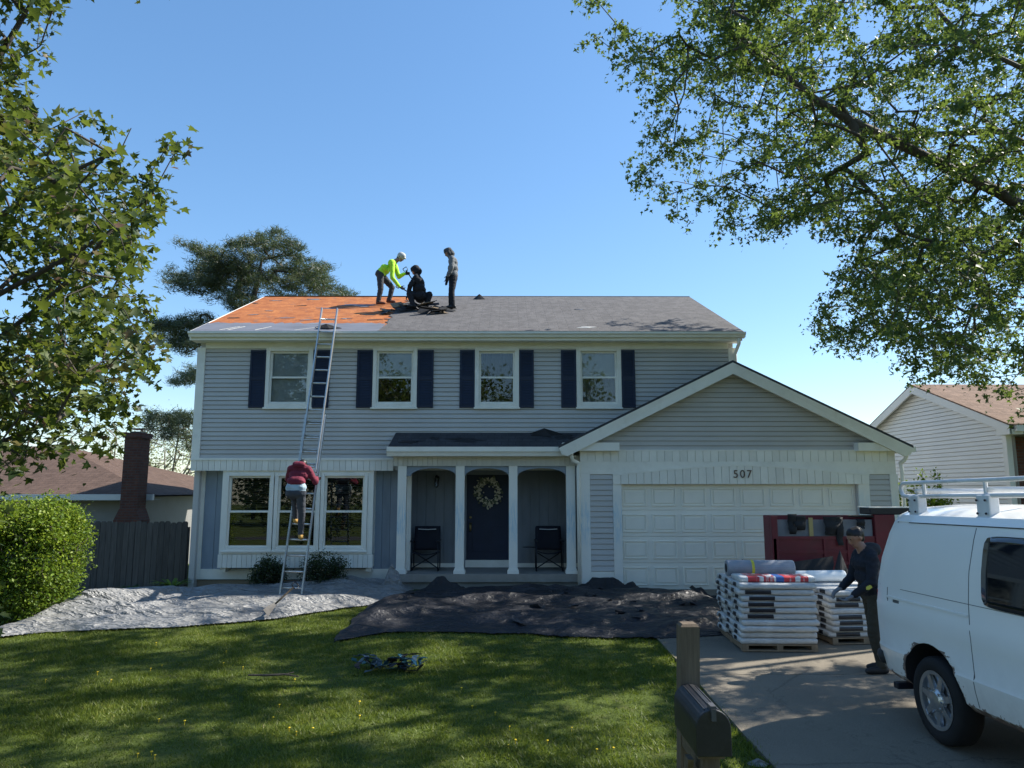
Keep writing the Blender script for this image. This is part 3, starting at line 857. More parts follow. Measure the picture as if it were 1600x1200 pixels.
LEAF5 = np.array([(0, -.02, 0), (.22, -.06, .02), (.50, .02, .05), (.34, .24, .03), (.56, .56, .06), (.24, .50, .02), (0, 1, -.05),
                  (-.24, .50, .02), (-.56, .56, .06), (-.34, .24, .03), (-.50, .02, .05), (-.22, -.06, .02), (0, .35, -.06)])
TRI5 = np.array([(i, (i + 1) % 12, 12) for i in range(12)])
LEAF3 = np.array([(0, 0, 0), (.46, .30, .05), (.16, .42, 0), (0, 1, -.06), (-.16, .42, 0), (-.46, .30, .05)])
TRI3 = np.array([(0, 1, 2), (0, 2, 3), (0, 3, 4), (0, 4, 5)])
LEAF1 = np.array([(0, 0, 0), (.3, .5, .06), (0, 1, 0), (-.3, .5, .06)])
TRI1 = np.array([(0, 1, 2), (0, 2, 3)])

def leaf_mesh(name, pos, size, mat_, parent, shape='3', up=.5, droop=.35, bias=None, svar=.3):
    T, tri = {'5': (LEAF5, TRI5), '3': (LEAF3, TRI3), '1': (LEAF1, TRI1)}[shape]
    n = len(pos)
    nrm = rng.normal(size=(n, 3)); nrm[:, 2] = np.abs(nrm[:, 2]) + up
    nrm /= np.linalg.norm(nrm, axis=1)[:, None]
    d = rng.normal(size=(n, 3)); d[:, 2] -= droop
    d -= nrm * (d * nrm).sum(1)[:, None]; d /= np.linalg.norm(d, axis=1)[:, None]
    s = np.cross(d, nrm)
    sz = size * (1 + svar * rng.normal(size=n)).clip(.4, 1.8)
    V = pos[:, None, :] + sz[:, None, None] * (T[None, :, 0, None] * s[:, None, :] + T[None, :, 1, None] * d[:, None, :] + T[None, :, 2, None] * nrm[:, None, :])
    k = len(T)
    tris = (tri[None] + (np.arange(n) * k)[:, None, None]).reshape(-1, 3)
    r = rng.random(n) if bias is None else (bias + .25 * rng.normal(size=n)).clip(0, 1)
    return np_mesh(name, V.reshape(-1, 3), tris, mat_, parent, np.repeat(r, k))

def grow(roots, centers, step=.45, wob=.12, back=.0):
    """greedy branching: every leaf cluster joins the nearest wood already grown. roots: list of (polyline, parent) -> nodes, parents"""
    N = []; Pn = []
    for line in roots:
        prev = -1
        if N and line[0] is not None:
            d = np.linalg.norm(np.array(N) - np.array(line[0]), axis=1); prev = int(d.argmin())
        for q in line:
            N.append(tuple(q)); Pn.append(prev); prev = len(N) - 1
    arr = np.zeros((len(N) + len(centers) * 16, 3)); arr[:len(N)] = N; cnt = len(N)
    c = np.array(centers)
    base = np.array([np.linalg.norm(np.array(N) - q, axis=1).min() for q in c])
    for i in np.argsort(base):
        q = c[i]; dd = np.linalg.norm(arr[:cnt] - q, axis=1)
        j = int(dd.argmin()); d = dd[j]; m = min(14, max(1, int(d / step))); prev = j; a = arr[j].copy()
        for k in range(1, m + 1):
            t = k / m; p = a + (q - a) * t + (rng.normal(size=3) * wob * d * .25 if k < m else 0)
            p[2] += math.sin(t * math.pi) * d * .08
            arr[cnt] = p; Pn.append(prev); prev = cnt; cnt += 1
    return arr[:cnt], np.array(Pn)

def wood(name, nodes, par, mat_, parent, tip=.007, expo=.42, rmax=.3, n=5):
    cntd = np.ones(len(nodes))
    for i in range(len(nodes) - 1, -1, -1):
        if par[i] >= 0: cntd[par[i]] += cntd[i]
    r = np.minimum(tip * cntd ** expo, rmax)
    ok = np.nonzero(par >= 0)[0]
    a, b = nodes[par[ok]], nodes[ok]; ra = np.minimum(r[par[ok]], r[ok] * 1.5); rb = r[ok]
    t = b - a; L = np.linalg.norm(t, axis=1); keep = L > 1e-4; a, b, ra, rb, t = a[keep], b[keep], ra[keep], rb[keep], t[keep] / L[keep][:, None]
    ref = np.where(np.abs(t[:, 2:3]) < .9, np.array([[0, 0, 1.]]), np.array([[1., 0, 0]]))
    u = np.cross(t, ref); u /= np.linalg.norm(u, axis=1)[:, None]; w = np.cross(t, u)
    an = np.arange(n) * 2 * math.pi / n
    ring = u[:, None] * np.cos(an)[None, :, None] + w[:, None] * np.sin(an)[None, :, None]
    V = np.concatenate([a[:, None] + ring * ra[:, None, None], b[:, None] + ring * rb[:, None, None]], 1)
    q = []
    for k in range(n): k2 = (k + 1) % n; q += [(k, k2, n + k2), (k, n + k2, n + k)]
    tris = (np.array(q)[None] + (np.arange(len(a)) * 2 * n)[:, None, None]).reshape(-1, 3)
    return np_mesh(name, V.reshape(-1, 3), tris, mat_, parent, smooth=True)

def clusters_to_leaves(c, per, spread, hang=.0):
    k = rng.poisson(per, len(c)).clip(3)
    idx = np.repeat(np.arange(len(c)), k)
    off = rng.normal(size=(len(idx), 3)) * np.array(spread)
    off[:, 2] -= np.abs(rng.normal(size=len(idx))) * hang
    return c[idx] + off, idx

def sprays(c, strands, per, reach=.36, fall=.42):
    n = len(c) * strands
    o = np.repeat(c, strands, 0); an = rng.random(n) * 6.283; L = reach * (.5 + .8 * rng.random(n)); G = fall * (.3 + 1.0 * rng.random(n))
    t = rng.random((n, per)) ** .8
    off = np.stack([np.cos(an)[:, None] * L[:, None] * t, np.sin(an)[:, None] * L[:, None] * t, .10 * t - G[:, None] * t ** 2], 2)
    p = o[:, None] + off + rng.normal(size=(n, per, 3)) * .035
    return p.reshape(-1, 3), None

def ellipsoid_pts(c, r, n, shell=.35):
    d = rng.normal(size=(n, 3)); d /= np.linalg.norm(d, axis=1)[:, None]
    rad = (shell + (1 - shell) * rng.random(n)) ** .6
    return np.array(c) + d * rad[:, None] * np.array(r)

def thin(pts, dmin):
    out = []
    for p in pts:
        if not out or (np.linalg.norm(np.array(out) - p, axis=1) > dmin).all(): out.append(p)
    return np.array(out)

M['leaf_r'] = mat_leaf('silver_maple_leaf', [(0, (.030, .060, .026)), (.45, (.060, .108, .034)), (.8, (.105, .16, .04)), (1, (.18, .22, .05))], .46)
M['leaf_l'] = mat_leaf('maple_leaf_turning', [(0, (.022, .042, .017)), (.4, (.055, .084, .022)), (.72, (.125, .155, .030)), (.92, (.13, .10, .040)), (1, (.17, .10, .07))], .40)
M['leaf_bush'] = mat_leaf('forsythia_leaf', [(0, (.05, .10, .012)), (.5, (.11, .19, .016)), (1, (.24, .31, .025))], .40)
M['leaf_dark'] = mat_leaf('dark_shrub_leaf', [(0, (.010, .020, .012)), (.6, (.022, .040, .018)), (1, (.05, .075, .03))], .25)
M['leaf_spring'] = mat_leaf('pale_spring_leaf', [(0, (.17, .19, .09)), (.5, (.26, .28, .13)), (1, (.36, .36, .19))], .45)
M['needle'] = mat_leaf('pine_needle', [(0, (.020, .036, .026)), (.5, (.048, .072, .045)), (.85, (.085, .11, .062)), (1, (.15, .15, .08))], .2)
M['grass'] = mat_leaf('grass_blade', [(0, (.050, .080, .012)), (.45, (.115, .155, .020)), (.8, (.19, .215, .034)), (1, (.34, .30, .11))], .42)

# --- silver maple at the right, trunk between the driveway and the next house
def right_maple():
    poly = [(905, -30), (925, 20), (930, 75), (1000, 110), (1010, 190), (1003, 260), (1015, 330), (1050, 372), (1100, 340), (1150, 352), (1160, 300), (1200, 372), (1225, 355),
            (1300, 350), (1330, 400), (1310, 440), (1275, 490), (1275, 520), (1330, 545), (1385, 535), (1440, 590), (1520, 590), (1580, 625), (1630, 620), (1630, -30)]
    t0 = Vector((11.3, 12.6, gz(11.3, 12.6)))
    t = tag(empty('maple_tree', t0), 'broad silver maple with thick dark limbs and fine green leaves overhanging the van', 'tree')
    trunk = [t0 + Vector((0, 0, -.2)), t0 + Vector((-.05, .02, 1.2)), t0 + Vector((-.15, 0, 2.4)), t0 + Vector((-.25, -.1, 3.4))]
    limb = lambda pl: [P(*q) for q in pl]
    roots = [trunk,
             [trunk[3]] + limb([(1640, 350, 11.6), (1560, 300, 11.5), (1480, 262, 11.4), (1400, 222, 11.3), (1330, 190, 11.2), (1270, 152, 11.1), (1230, 120, 11.0), (1160, 60, 10.8)]),
             [trunk[3]] + limb([(1700, 200, 12.8), (1600, 108, 13), (1540, 80, 13), (1490, 45, 13), (1460, 10, 13), (1400, -80, 13)]),
             [trunk[2]] + limb([(1680, 260, 14), (1560, 205, 14.5), (1420, 212, 15), (1330, 165, 15.6), (1240, 175, 16.2)]),
             [trunk[3]] + limb([(1700, 60, 11), (1600, -60, 9.5), (1450, -150, 8.6), (1250, -200, 8)]),
             [trunk[3], trunk[3] + Vector((.4, .5, 2)), trunk[3] + Vector((.9, .9, 4.5)), trunk[3] + Vector((1, 1.2, 7))],
             [trunk[2], trunk[2] + Vector((2, -.5, 1.5)), trunk[2] + Vector((4.5, -1, 3.2))],
             [trunk[3], trunk[3] + Vector((1.0, -2.2, 2)), trunk[3] + Vector((.6, -4.2, 3.6))]]
    cen = np.concatenate([ellipsoid_pts((10.2, 12.6, 8.8), (8.6, 6.0, 4.6), 5200, .25), ellipsoid_pts((8.2, 12.2, 5.6), (4.2, 4.0, 2.7), 1500, .2)])
    cen = np.concatenate([cen, ellipsoid_pts(P(1060, -20, 10.5), (2.5, 2.2, 1.4), 620, .2)])
    cen = cen[(cen[:, 2] > 3.1)]
    keep = carve(cen, poly)
    sh = keep[:, 2] / SUN.z; gxs, gys = keep[:, 0] - SUN.x * sh, keep[:, 1] - SUN.y * sh
    n3 = np.array([noise.noise((a * .62, b * .9, 1.5)) + .75 * noise.noise((a * 1.8, b * 2.5, 6.5)) for a, b in zip(gxs, gys)]); k1, k2 = proj(keep); keep = keep[n3 < np.where((k1 > -30) & (k1 < 1640) & (k2 > -40), .20, .04)]  # crown gaps shaped along the sun direction so sun patches reach the lawn
    # holes and clumping: drop clusters where a low frequency noise is low, more out of view to dapple the lawn
    nz = np.array([noise.noise((p[0] * .55, p[1] * .55, p[2] * .55)) for p in keep]); qx, qy = proj(keep); off = (qx < -30) | (qx > 1640) | (qy < -40)
    n2 = np.array([noise.noise((p[0] * .38 + 3, p[1] * .38, p[2] * .38)) for p in keep]); keep = keep[np.where(off, (n2 > .0), nz > -.2)]
    keep = thin(keep[rng.permutation(len(keep))][:2900], .24)
    nodes, par = grow(roots, keep, .5, .25)
    wood('trunk', nodes, par, M['bark'], t, .0046, .47, .26, 6)
    lp, idx = sprays(keep, 4, 17)
    bias = .42 + .3 * np.array([noise.noise((p[0] * .8, p[1] * .8, p[2] * .8)) for p in lp])
    leaf_mesh('crown', lp, .078, M['leaf_r'], t, '3', .25, .7, bias)
right_maple()

# --- young maple reaching in at the left
def left_maple():
    poly = [(-30, -30), (92, -30), (84, 40), (72, 100), (50, 115), (45, 165), (110, 160), (135, 165), (150, 195), (205, 180), (222, 200), (205, 245), (235, 250), (262, 210), (292, 215),
            (285, 300), (262, 315), (230, 345), (225, 395), (218, 440), (248, 470), (250, 560), (220, 590), (215, 640), (195, 660), (180, 700), (120, 705), (60, 722), (-30, 715)]
    t0 = Vector((-6.5, 7.6, gz(-6.5, 7.6)))
    t = tag(empty('maple_tree', t0), 'young maple with large lobed green and reddish leaves beside the clipped hedge', 'tree')
    trunk = [t0 + Vector((0, 0, -.2)), t0 + Vector((.03, 0, 1.0)), t0 + Vector((.0, .05, 2.0)), t0 + Vector((.1, 0, 3.2)), t0 + Vector((.1, .1, 4.6)), t0 + Vector((.2, .1, 6.4)), t0 + Vector((.25, .1, 8.2))]
    limb = lambda pl: [P(*q) for q in pl]
    roots = [trunk, [trunk[2]] + limb([(-60, 720, 7.4), (0, 692, 7.3), (55, 668, 7.2), (100, 648, 7.1)]),
             [trunk[3]] + limb([(-40, 560, 7.6), (60, 480, 7.5), (120, 425, 7.4), (165, 370, 7.3)]),
             [trunk[3]] + limb([(-60, 380, 7.2), (40, 310, 7.0), (120, 265, 6.9), (190, 232, 6.8), (205, 200, 6.8)]),
             [trunk[4]] + limb([(-40, 150, 7.6), (10, 70, 7.6), (40, 20, 7.6)]),
             [trunk[3]] + limb([(-20, 470, 8.2), (110, 400, 8.2), (190, 350, 8.2), (240, 300, 8.2), (275, 235, 8.2)])]
    cen = ellipsoid_pts((-6.5, 7.6, 4.9), (3.7, 2.6, 4.6), 6500, .2)
    keep = carve(cen, poly)
    px, py = proj(keep)
    nz = np.array([noise.noise((p[0] * .9 + 5, p[1] * .9, p[2] * .9)) for p in keep]); keep = keep[nz > -.06]
    keep = thin(keep[rng.permutation(len(keep))][:2150], .20)
    nodes, par = grow(roots, keep, .4, .22)
    wood('trunk', nodes, par, M['bark'], t, .004, .44, .13, 6)
    lp, idx = clusters_to_leaves(keep, 20, (.09, .09, .08), .09)
    bias = .42 + .42 * np.array([noise.noise((p[0] * 1.1, p[1] * 1.1, p[2] * 1.1 + 9)) for p in lp])
    leaf_mesh('crown', lp, .086, M['leaf_l'], t, '5', .35, .5, bias)
left_maple()

# --- pine behind the house
def pine():
    y = 31.0
    base = P(318, 780, y); base.z = 0
    t = tag(empty('pine_tree', base), 'tall dark pine with open tufted branches behind the house', 'tree')
    top = P(405, 425, y)
    trunk = [base, base.lerp(top, .3) + Vector((.2, 0, 0)), base.lerp(top, .6) + Vector((-.1, 0, 0)), base.lerp(top, .85), top]
    poly = [(243, 430), (270, 415), (278, 372), (330, 385), (365, 375), (430, 355), (470, 385), (485, 405), (525, 420), (528, 445), (555, 450), (555, 700), (300, 720), (285, 690), (228, 700), (225, 640),
            (262, 628), (300, 640), (300, 605), (240, 600), (250, 575), (300, 560), (262, 545), (232, 520), (240, 490), (285, 480), (262, 455)]
    cen = []
    for (px, py, rx, rz, n) in ((300, 420, 52, 36, 13), (400, 398, 80, 38, 25), (482, 432, 44, 26, 12), (345, 455, 75, 30, 14), (262, 512, 32, 24, 9), (300, 520, 36, 26, 8), (282, 585, 26, 16, 4),
                               (264, 655, 36, 20, 7), (288, 690, 26, 16, 3), (540, 462, 14, 8, 2), (430, 458, 90, 24, 7)):
        for _ in range(n):
            a = random.uniform(0, 2 * math.pi); r_ = math.sqrt(random.random()); yy = y + random.uniform(-2.0, 2.0)
            q = P(px + rx * r_ * math.cos(a), py + rz * r_ * math.sin(a), yy)
            for _k in range(11): cen.append(q + Vector((random.gauss(0, .34), random.gauss(0, .34), random.gauss(0, .15) - .0)))
    cen = carve(np.array([tuple(c) for c in cen]), poly)
    nodes, par = grow([trunk], cen, .8, .2)
    wood('trunk', nodes, par, M['bark'], t, .007, .42, .16, 5)
    k = 60; n = len(cen) * k
    c = np.repeat(cen, k, 0) + rng.normal(size=(n, 3)) * np.array((.15, .15, .07))
    d = rng.normal(size=(n, 3)); d[:, 2] = d[:, 2] * .6 + .35; d /= np.linalg.norm(d, axis=1)[:, None]
    s = np.cross(d, rng.normal(size=(n, 3))); s /= np.linalg.norm(s, axis=1)[:, None]
    V = np.stack([c - s * .013, c + s * .013, c + d * .22], 1).reshape(-1, 3)
    bias = (.45 + .35 * np.repeat(rng.normal(size=len(cen)), k) * .7 + .15 * rng.normal(size=n)).clip(0, 1)
    np_mesh('crown', V, np.arange(3 * n).reshape(-1, 3), M['needle'], t, np.repeat(bias, 3))
pine()

# --- budding trees far behind the fence
def budding(px, py, y, w, h, label, seed):
    b = P(px, py, y); b.z = -.3
    t = tag(empty('budding_tree', b), label, 'tree', 'budding trees behind the fence')
    top = b + Vector((0, 0, h))
    roots = [[b, b + Vector((.1, 0, h * .25)), b + Vector((0, .1, h * .45))]]
    for a in range(6):
        an = a * 1.05 + seed
        roots.append([b + Vector((0, .05, h * .3)), b + Vector((math.cos(an) * w * .25, math.sin(an) * w * .2, h * .55)), b + Vector((math.cos(an) * w * .4, math.sin(an) * w * .3, h * .85))])
    cen = ellipsoid_pts(b + Vector((0, 0, h * .62)), (w * .55, w * .45, h * .42), 260, .2)
    nodes, par = grow(roots, cen, .6, .2)
    wood('trunk', nodes, par, M['bark_pale'], t, .011, .42, .2, 4)
    lp, _ = clusters_to_leaves(cen, 16, (.3, .3, .3))
    leaf_mesh('crown', lp, .10, M['leaf_spring'], t, '1', .3, .3)
budding(262, 760, 38, 4.6, 6.2, 'pale budding tree with fine upright twigs next to the house corner', 0)
budding(172, 760, 42, 6.5, 6.0, 'thin budding tree with pale leaves behind the brick chimney', 2)

def bush(name, label, c, r, n, per, size, mat_, shape='1', spread=.09, up=.3, base=None, group=None, flat=False, mask=None):
    b = Vector((c[0], c[1], gz(c[0], c[1]))) if base is None else base
    t = tag(empty(name, b), label, 'shrub', group)
    cen = ellipsoid_pts(c, r, n, .25)
    if flat:
        q = (cen - np.array(c)) / np.array(r); q = np.sign(q) * np.abs(q) ** .72; k_ = np.array([1 + .22 * noise.noise((p[0] * 1.6, p[1] * 1.6, p[2] * 1.6)) + .10 * noise.noise((p[0] * 5, p[1] * 5, p[2] * 5)) for p in cen])
        q[:, 0] *= .80 + .22 * (q[:, 2] + 1) / 2; cen = np.array(c) + q * k_[:, None] * np.array(r)
    cen = cen[cen[:, 2] > b.z + .08]
    if mask is not None: cen = mask(cen)
    stems = [[b, b + Vector((random.uniform(-.5, .5) * r[0] * .5, random.uniform(-.4, .4) * r[1] * .5, (c[2] - b.z) * .7))] for _ in range(7)]
    nodes, par = grow(stems, cen, .2, .2)
    wood('stems', nodes, par, M['bark'], t, .004, .38, .03, 4)
    lp, _ = clusters_to_leaves(cen, per, (spread,) * 3)
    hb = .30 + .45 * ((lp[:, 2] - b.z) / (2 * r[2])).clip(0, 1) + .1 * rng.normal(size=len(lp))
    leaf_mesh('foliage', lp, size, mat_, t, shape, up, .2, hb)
    return t
hb = PG(45, 968)
hc = Vector((hb.x - .05, 12.9, 0)); hz = gz(hc.x, 12.9)
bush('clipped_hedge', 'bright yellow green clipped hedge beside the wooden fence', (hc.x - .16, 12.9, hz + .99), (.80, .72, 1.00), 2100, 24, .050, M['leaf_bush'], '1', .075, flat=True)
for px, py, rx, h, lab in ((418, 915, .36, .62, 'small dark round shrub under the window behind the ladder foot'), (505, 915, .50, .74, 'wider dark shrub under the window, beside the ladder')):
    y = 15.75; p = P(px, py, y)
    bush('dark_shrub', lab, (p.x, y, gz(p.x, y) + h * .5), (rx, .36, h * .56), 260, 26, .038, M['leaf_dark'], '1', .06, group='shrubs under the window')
p = P(672, 915, 15.6)

# low leafy plants by the fence
def rosette(name, label, p, n, L, mat_, group=None):
    t = tag(empty(name, p), label, 'plant', group); mb = MB()
    for i in range(n):
        an = random.uniform(0, 6.28); l = L * random.uniform(.6, 1.1); d = Vector((math.cos(an), math.sin(an), 0)); sd = Vector((-d.y, d.x, 0)) * .022
        q = [p + d * l * t_ + Vector((0, 0, l * (1.1 * t_ - .75 * t_ * t_))) for t_ in (0, .35, .7, 1)]
        V = []
        for k, a in enumerate(q): w = (1, 1.3, .9, .1)[k]; V += [a - sd * w, a + sd * w]
        mb.add(V, [(0, 1, 3, 2), (2, 3, 5, 4), (4, 5, 7, 6)])
    o = mb.build('leaves', mat_, t); a = o.data.attributes.new('rnd', 'FLOAT', 'POINT')
    a.data.foreach_set('value', np.repeat(rng.random(n), 8).astype(np.float32))
p = P(268, 922, 16.2); p.z = gz(p.x, p.y)
rosette('fern', 'green arching fern at the house corner by the fence', p, 46, .5, M['leaf_bush'])
p = P(205, 918, 16.6); p.z = gz(p.x, p.y)
rosette('fern', 'darker low fern against the middle of the wooden fence', p, 30, .38, M['leaf_r'])

# shrub with upright shoots between garage and next house
def shoots():
    p = P(1445, 800, 17.5); p.z = 0
    t = tag(empty('shoot_shrub', p), 'light green shrub with upright shoots against the white neighbouring house', 'shrub')
    cen = ellipsoid_pts((p.x, p.y, 1.45), (.75, .5, .62), 260, .3)
    for px, top in ((1410, 752), (1441, 735), (1465, 738), (1428, 760), (1480, 768)):
        q0, q1 = P(px, 800, 17.5), P(px, top, 17.5)
        cen = np.concatenate([cen, np.array([tuple(q0.lerp(q1, k / 14)) for k in range(15)])])
    nodes, par = grow([[p, p + Vector((0, 0, 1))]], cen, .2, .1)
    wood('stems', nodes, par, M['bark'], t, .004, .35, .03, 4)
    lp, _ = clusters_to_leaves(cen, 12, (.07, .07, .05)); leaf_mesh('foliage', lp, .075, M['leaf_bush'], t, '1', .3, .2)
shoots()
# yellow-green thicket behind the fence
p = P(262, 800, 26); p.z = -.3
bush('thicket', 'yellow green thicket showing between chimney and house corner', (p.x - .2, 26, .75), (1.9, .8, 1.15), 500, 14, .10, M['leaf_spring'], '1', .16, base=p)
# trees across the street (seen only as reflections in the glass)
def street_tree(x, y, h, w, label):
    b = Vector((x, y, -.4)); t = tag(empty('street_tree', b), label, 'tree', 'trees across the street')
    cen = ellipsoid_pts((x, y, h * .52), (w, w * .8, h * .5), 260, .3)
    nodes, par = grow([[b, b + Vector((0, 0, h * .4))]], cen, 1.2, .2); wood('trunk', nodes, par, M['bark'], t, .02, .42, .3, 5)
    lp, _ = clusters_to_leaves(cen, 22, (.6, .6, .5)); leaf_mesh('crown', lp, .38, M['leaf_r'], t, '1')
for k, (x, y, h, w) in enumerate(((-9, -22, 11, 4.5), (4, -26, 13, 5), (-20, -26, 12, 5), (-3, -34, 14, 6), (14, -24, 12, 5), (-32, -30, 14, 6), (26, -30, 14, 6))):
    street_tree(x, y, h, w, 'rounded green tree across the street mirrored in the windows')

# --- grass
def grass():
    n = 430000
    y = 5.3 + (14.3 - 5.3) * rng.random(n) ** 1.25
    x = -11.5 + (2.42 + 11.5) * rng.random(n)
    lim = 2.15 + np.array([.05 * noise.noise((0, v * 2.3, 1)) for v in y]) + .12 * rng.random(n) ** 3
    ok = (x < lim) & (x > -.85 * y - 1.0); x, y = x[ok], y[ok]
    dens = np.array([noise.noise((a * .8, b * .8, 0)) + .8 * noise.noise((a * 3.5, b * 3.5, 5)) + .5 * noise.noise((a * 9, b * 9, 15)) for a, b in zip(x, y)])
    ok = rng.random(len(x)) < (.72 + .6 * dens).clip(.2, 1); x, y, dens = x[ok], y[ok], dens[ok]
    z = np.array([gz(a, b) for a, b in zip(x, y)]) - .008; n = len(x)
    h = (.028 + .018 * rng.random(n) + .020 * dens.clip(-.4, .8)) * (.8 + .4 * rng.random(n))
    an = rng.random(n) * 6.283; lean = 1.5 * rng.random(n) * h
    wd = .0048 + .003 * rng.random(n)
    b = np.stack([x, y, z], 1); s = np.stack([np.cos(an), np.sin(an), 0 * an], 1) * wd[:, None]
    a2 = rng.random(n) * 6.283; tip = b + np.stack([np.cos(a2) * lean, np.sin(a2) * lean, h], 1)
    V = np.stack([b - s, b + s, tip], 1).reshape(-1, 3)
    dry = np.array([noise.noise((a * 1.1 + 40, c * 1.1, 2)) + .7 * noise.noise((a * 4.5, c * 4.5, 12)) for a, c in zip(x, y)])
    r = (.42 + .28 * dry + .2 * rng.normal(size=n)).clip(0, 1)
    o = np_mesh('grass', V, np.arange(3 * n).reshape(-1, 3), M['grass'], None, np.repeat(r, 3))
    tag(o, 'short mown green grass of the front lawn', 'grass', kind='stuff')
    # dandelions
    mb = MB()
    for _ in range(80):
        yy = random.uniform(6, 11); xx = random.uniform(-.7 * yy, 2.1)
        if noise.noise((xx * .6, yy * .6, 8)) < 0.0: continue
        zz = gz(xx, yy) + random.uniform(.028, .045); k = random.uniform(.009, .014)
        mb.ell((xx, yy, zz), (k, k, k * .5), None, 7, 4)
        mb.tube([(xx, yy, zz - .04), (xx, yy, zz)], .002, 3)
    tag(mb.build('dandelions', mat('dandelion_yellow', (.75, .52, .02), .7, .15)), 'small yellow dandelion flowers scattered in the lawn', 'flowers', kind='stuff')
grass()

# ------------------------------------------------------------------ fence and neighbouring houses
def build_fence():
    y = 17.6; x0, x1 = Xp(118, 850, y), Xp(292, 850, y)
    f = tag(empty('wooden_fence', (x0, y, gz(x0, y))), 'dark weathered board fence between hedge and house corner', 'fence')
    n = round((x1 - x0) / .135); p = (x1 - x0) / n
    for i in range(n):
        top = Zp(200, 815, y) + random.uniform(-.025, .02); b = gz(x0 + i * p, y) - .05
        mb = MB(); a = x0 + i * p + .005; c = a + p - .010; yy = y + random.uniform(-.006, .006)
        mb.ext([(a, yy, b), (c, yy, b), (c, yy, top - .03), (c - .03, yy, top), (a + .03, yy, top), (a, yy, top - .03)], (0, .02, 0))
        mb.build('fence_board', M['fence'], f)
    for z in (.25, 1.0): MB().box(x0, x1, y + .03, y + .07, z - .05, z + .04).build('rail', M['fence'], f)
    for x in (x0 + .05, (x0 + x1) / 2, x1 - .1): MB().box(x, x + .09, y + .07, y + .16, -.4, 1.2).build('fence_post', M['fence'], f)
build_fence()

M['vinyl_white'] = mat('white_vinyl', (.62, .62, .60), .5, .04, 1, 40, .05, rnd=.04)
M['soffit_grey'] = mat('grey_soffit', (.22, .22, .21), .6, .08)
def right_neighbour():
    y1, ya = 17.2, 20.7; X = Xp(1574, 700, y1)
    h = tag(empty('white_house', (X, y1, 0)), 'white sided neighbouring house with brown shingle roof and gable wall', 'house')
    # gable wall in the plane x = X
    zap = Zp(1440, 606, ya); zev = Zp(1574, 660, y1); sl = (zap - zev) / (ya - y1); y2 = 2 * ya - y1
    w = MB(); w.ext([(X + .02, y1, -.2), (X + .02, y2, -.2), (X + .02, y2, zev), (X + .02, ya, zap), (X + .02, y1, zev)], (.15, 0, 0)); w = w.build('gable_wall', M['vinyl_white'], h)
    planks(w, X, lambda z: y1 + max(0, (z - zev) / sl), lambda z: y2 - max(0, (z - zev) / sl), -.1, zap - .12, .108, m='vinyl_white', axis='y')
    MB().box(X + .17, X + 9, y1 + .4, y1 + .5, -.2, zev).build('front_wall', M['brick'], h)
    MB().box(X - .03, X + .10, y1 - .03, y1 + .12, -.2, zev - .1).build('corner_board', M['vinyl_white'], h)
    MB().box(X + .17, X + 9, y2 - .12, y2, -.2, zev).build('rear_wall', M['vinyl_white'], h)
    ov = .45
    for s_ in (-1, 1):
        ye = ya + s_ * (ya - y1 + ov); ze = zev - sl * ov
        mb = MB(); mb.ext([(X - .22, ya, zap + .10), (X - .22, ye, ze + .10), (X - .22, ye, ze + .03), (X - .22, ya, zap + .03)], (9.6, 0, 0)); mb.build('roof_slope', M['shingle_brown'], h)
        mb = MB(); mb.ext([(X - .225, ya, zap + .06), (X - .225, ye, ze + .06), (X - .225, ye, ze - .14), (X - .225, ya, zap - .16)], (.05, 0, 0)); mb.build('rake_board', M['vinyl_white'], h)
        mb = MB(); mb.ext([(X - .18, ya, zap + .02), (X - .18, ye, ze + .02), (X - .18, ye, ze - .02), (X - .18, ya, zap - .02)], (.2, 0, 0)); mb.build('rake_soffit', M['vinyl_white'], h)
    mb = MB(); mb.ext([(X - .2, y1 - ov, zev - sl * ov - .14), (X - .2, y1 + .05, zev - sl * ov - .14), (X - .2, y1 + .05, zev + .02), (X - .2, y1 - ov, zev - sl * ov + .03)], (.3, 0, 0)); mb.build('eave_return', M['vinyl_white'], h)
    MB().box(X - .1, X + 9.2, y1 - ov - .08, y1 - ov, zev - sl * ov - .08, zev - sl * ov + .06).build('gutter', M['vinyl_white'], h)
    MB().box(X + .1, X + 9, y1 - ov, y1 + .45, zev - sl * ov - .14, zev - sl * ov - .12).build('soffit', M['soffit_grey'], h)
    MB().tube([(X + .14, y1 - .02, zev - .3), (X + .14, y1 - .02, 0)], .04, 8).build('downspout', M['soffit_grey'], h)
    mb = MB(); mb.ell((X + .42, y1 - .25, zev - .55), (.10, .10, .10)); mb.tube([(X + .42, y1 - .25, zev - .45), (X + .42, y1 - .25, zev - .32)], .02, 6); mb.build('lamp', M['black'], h, smooth=True)
right_neighbour()

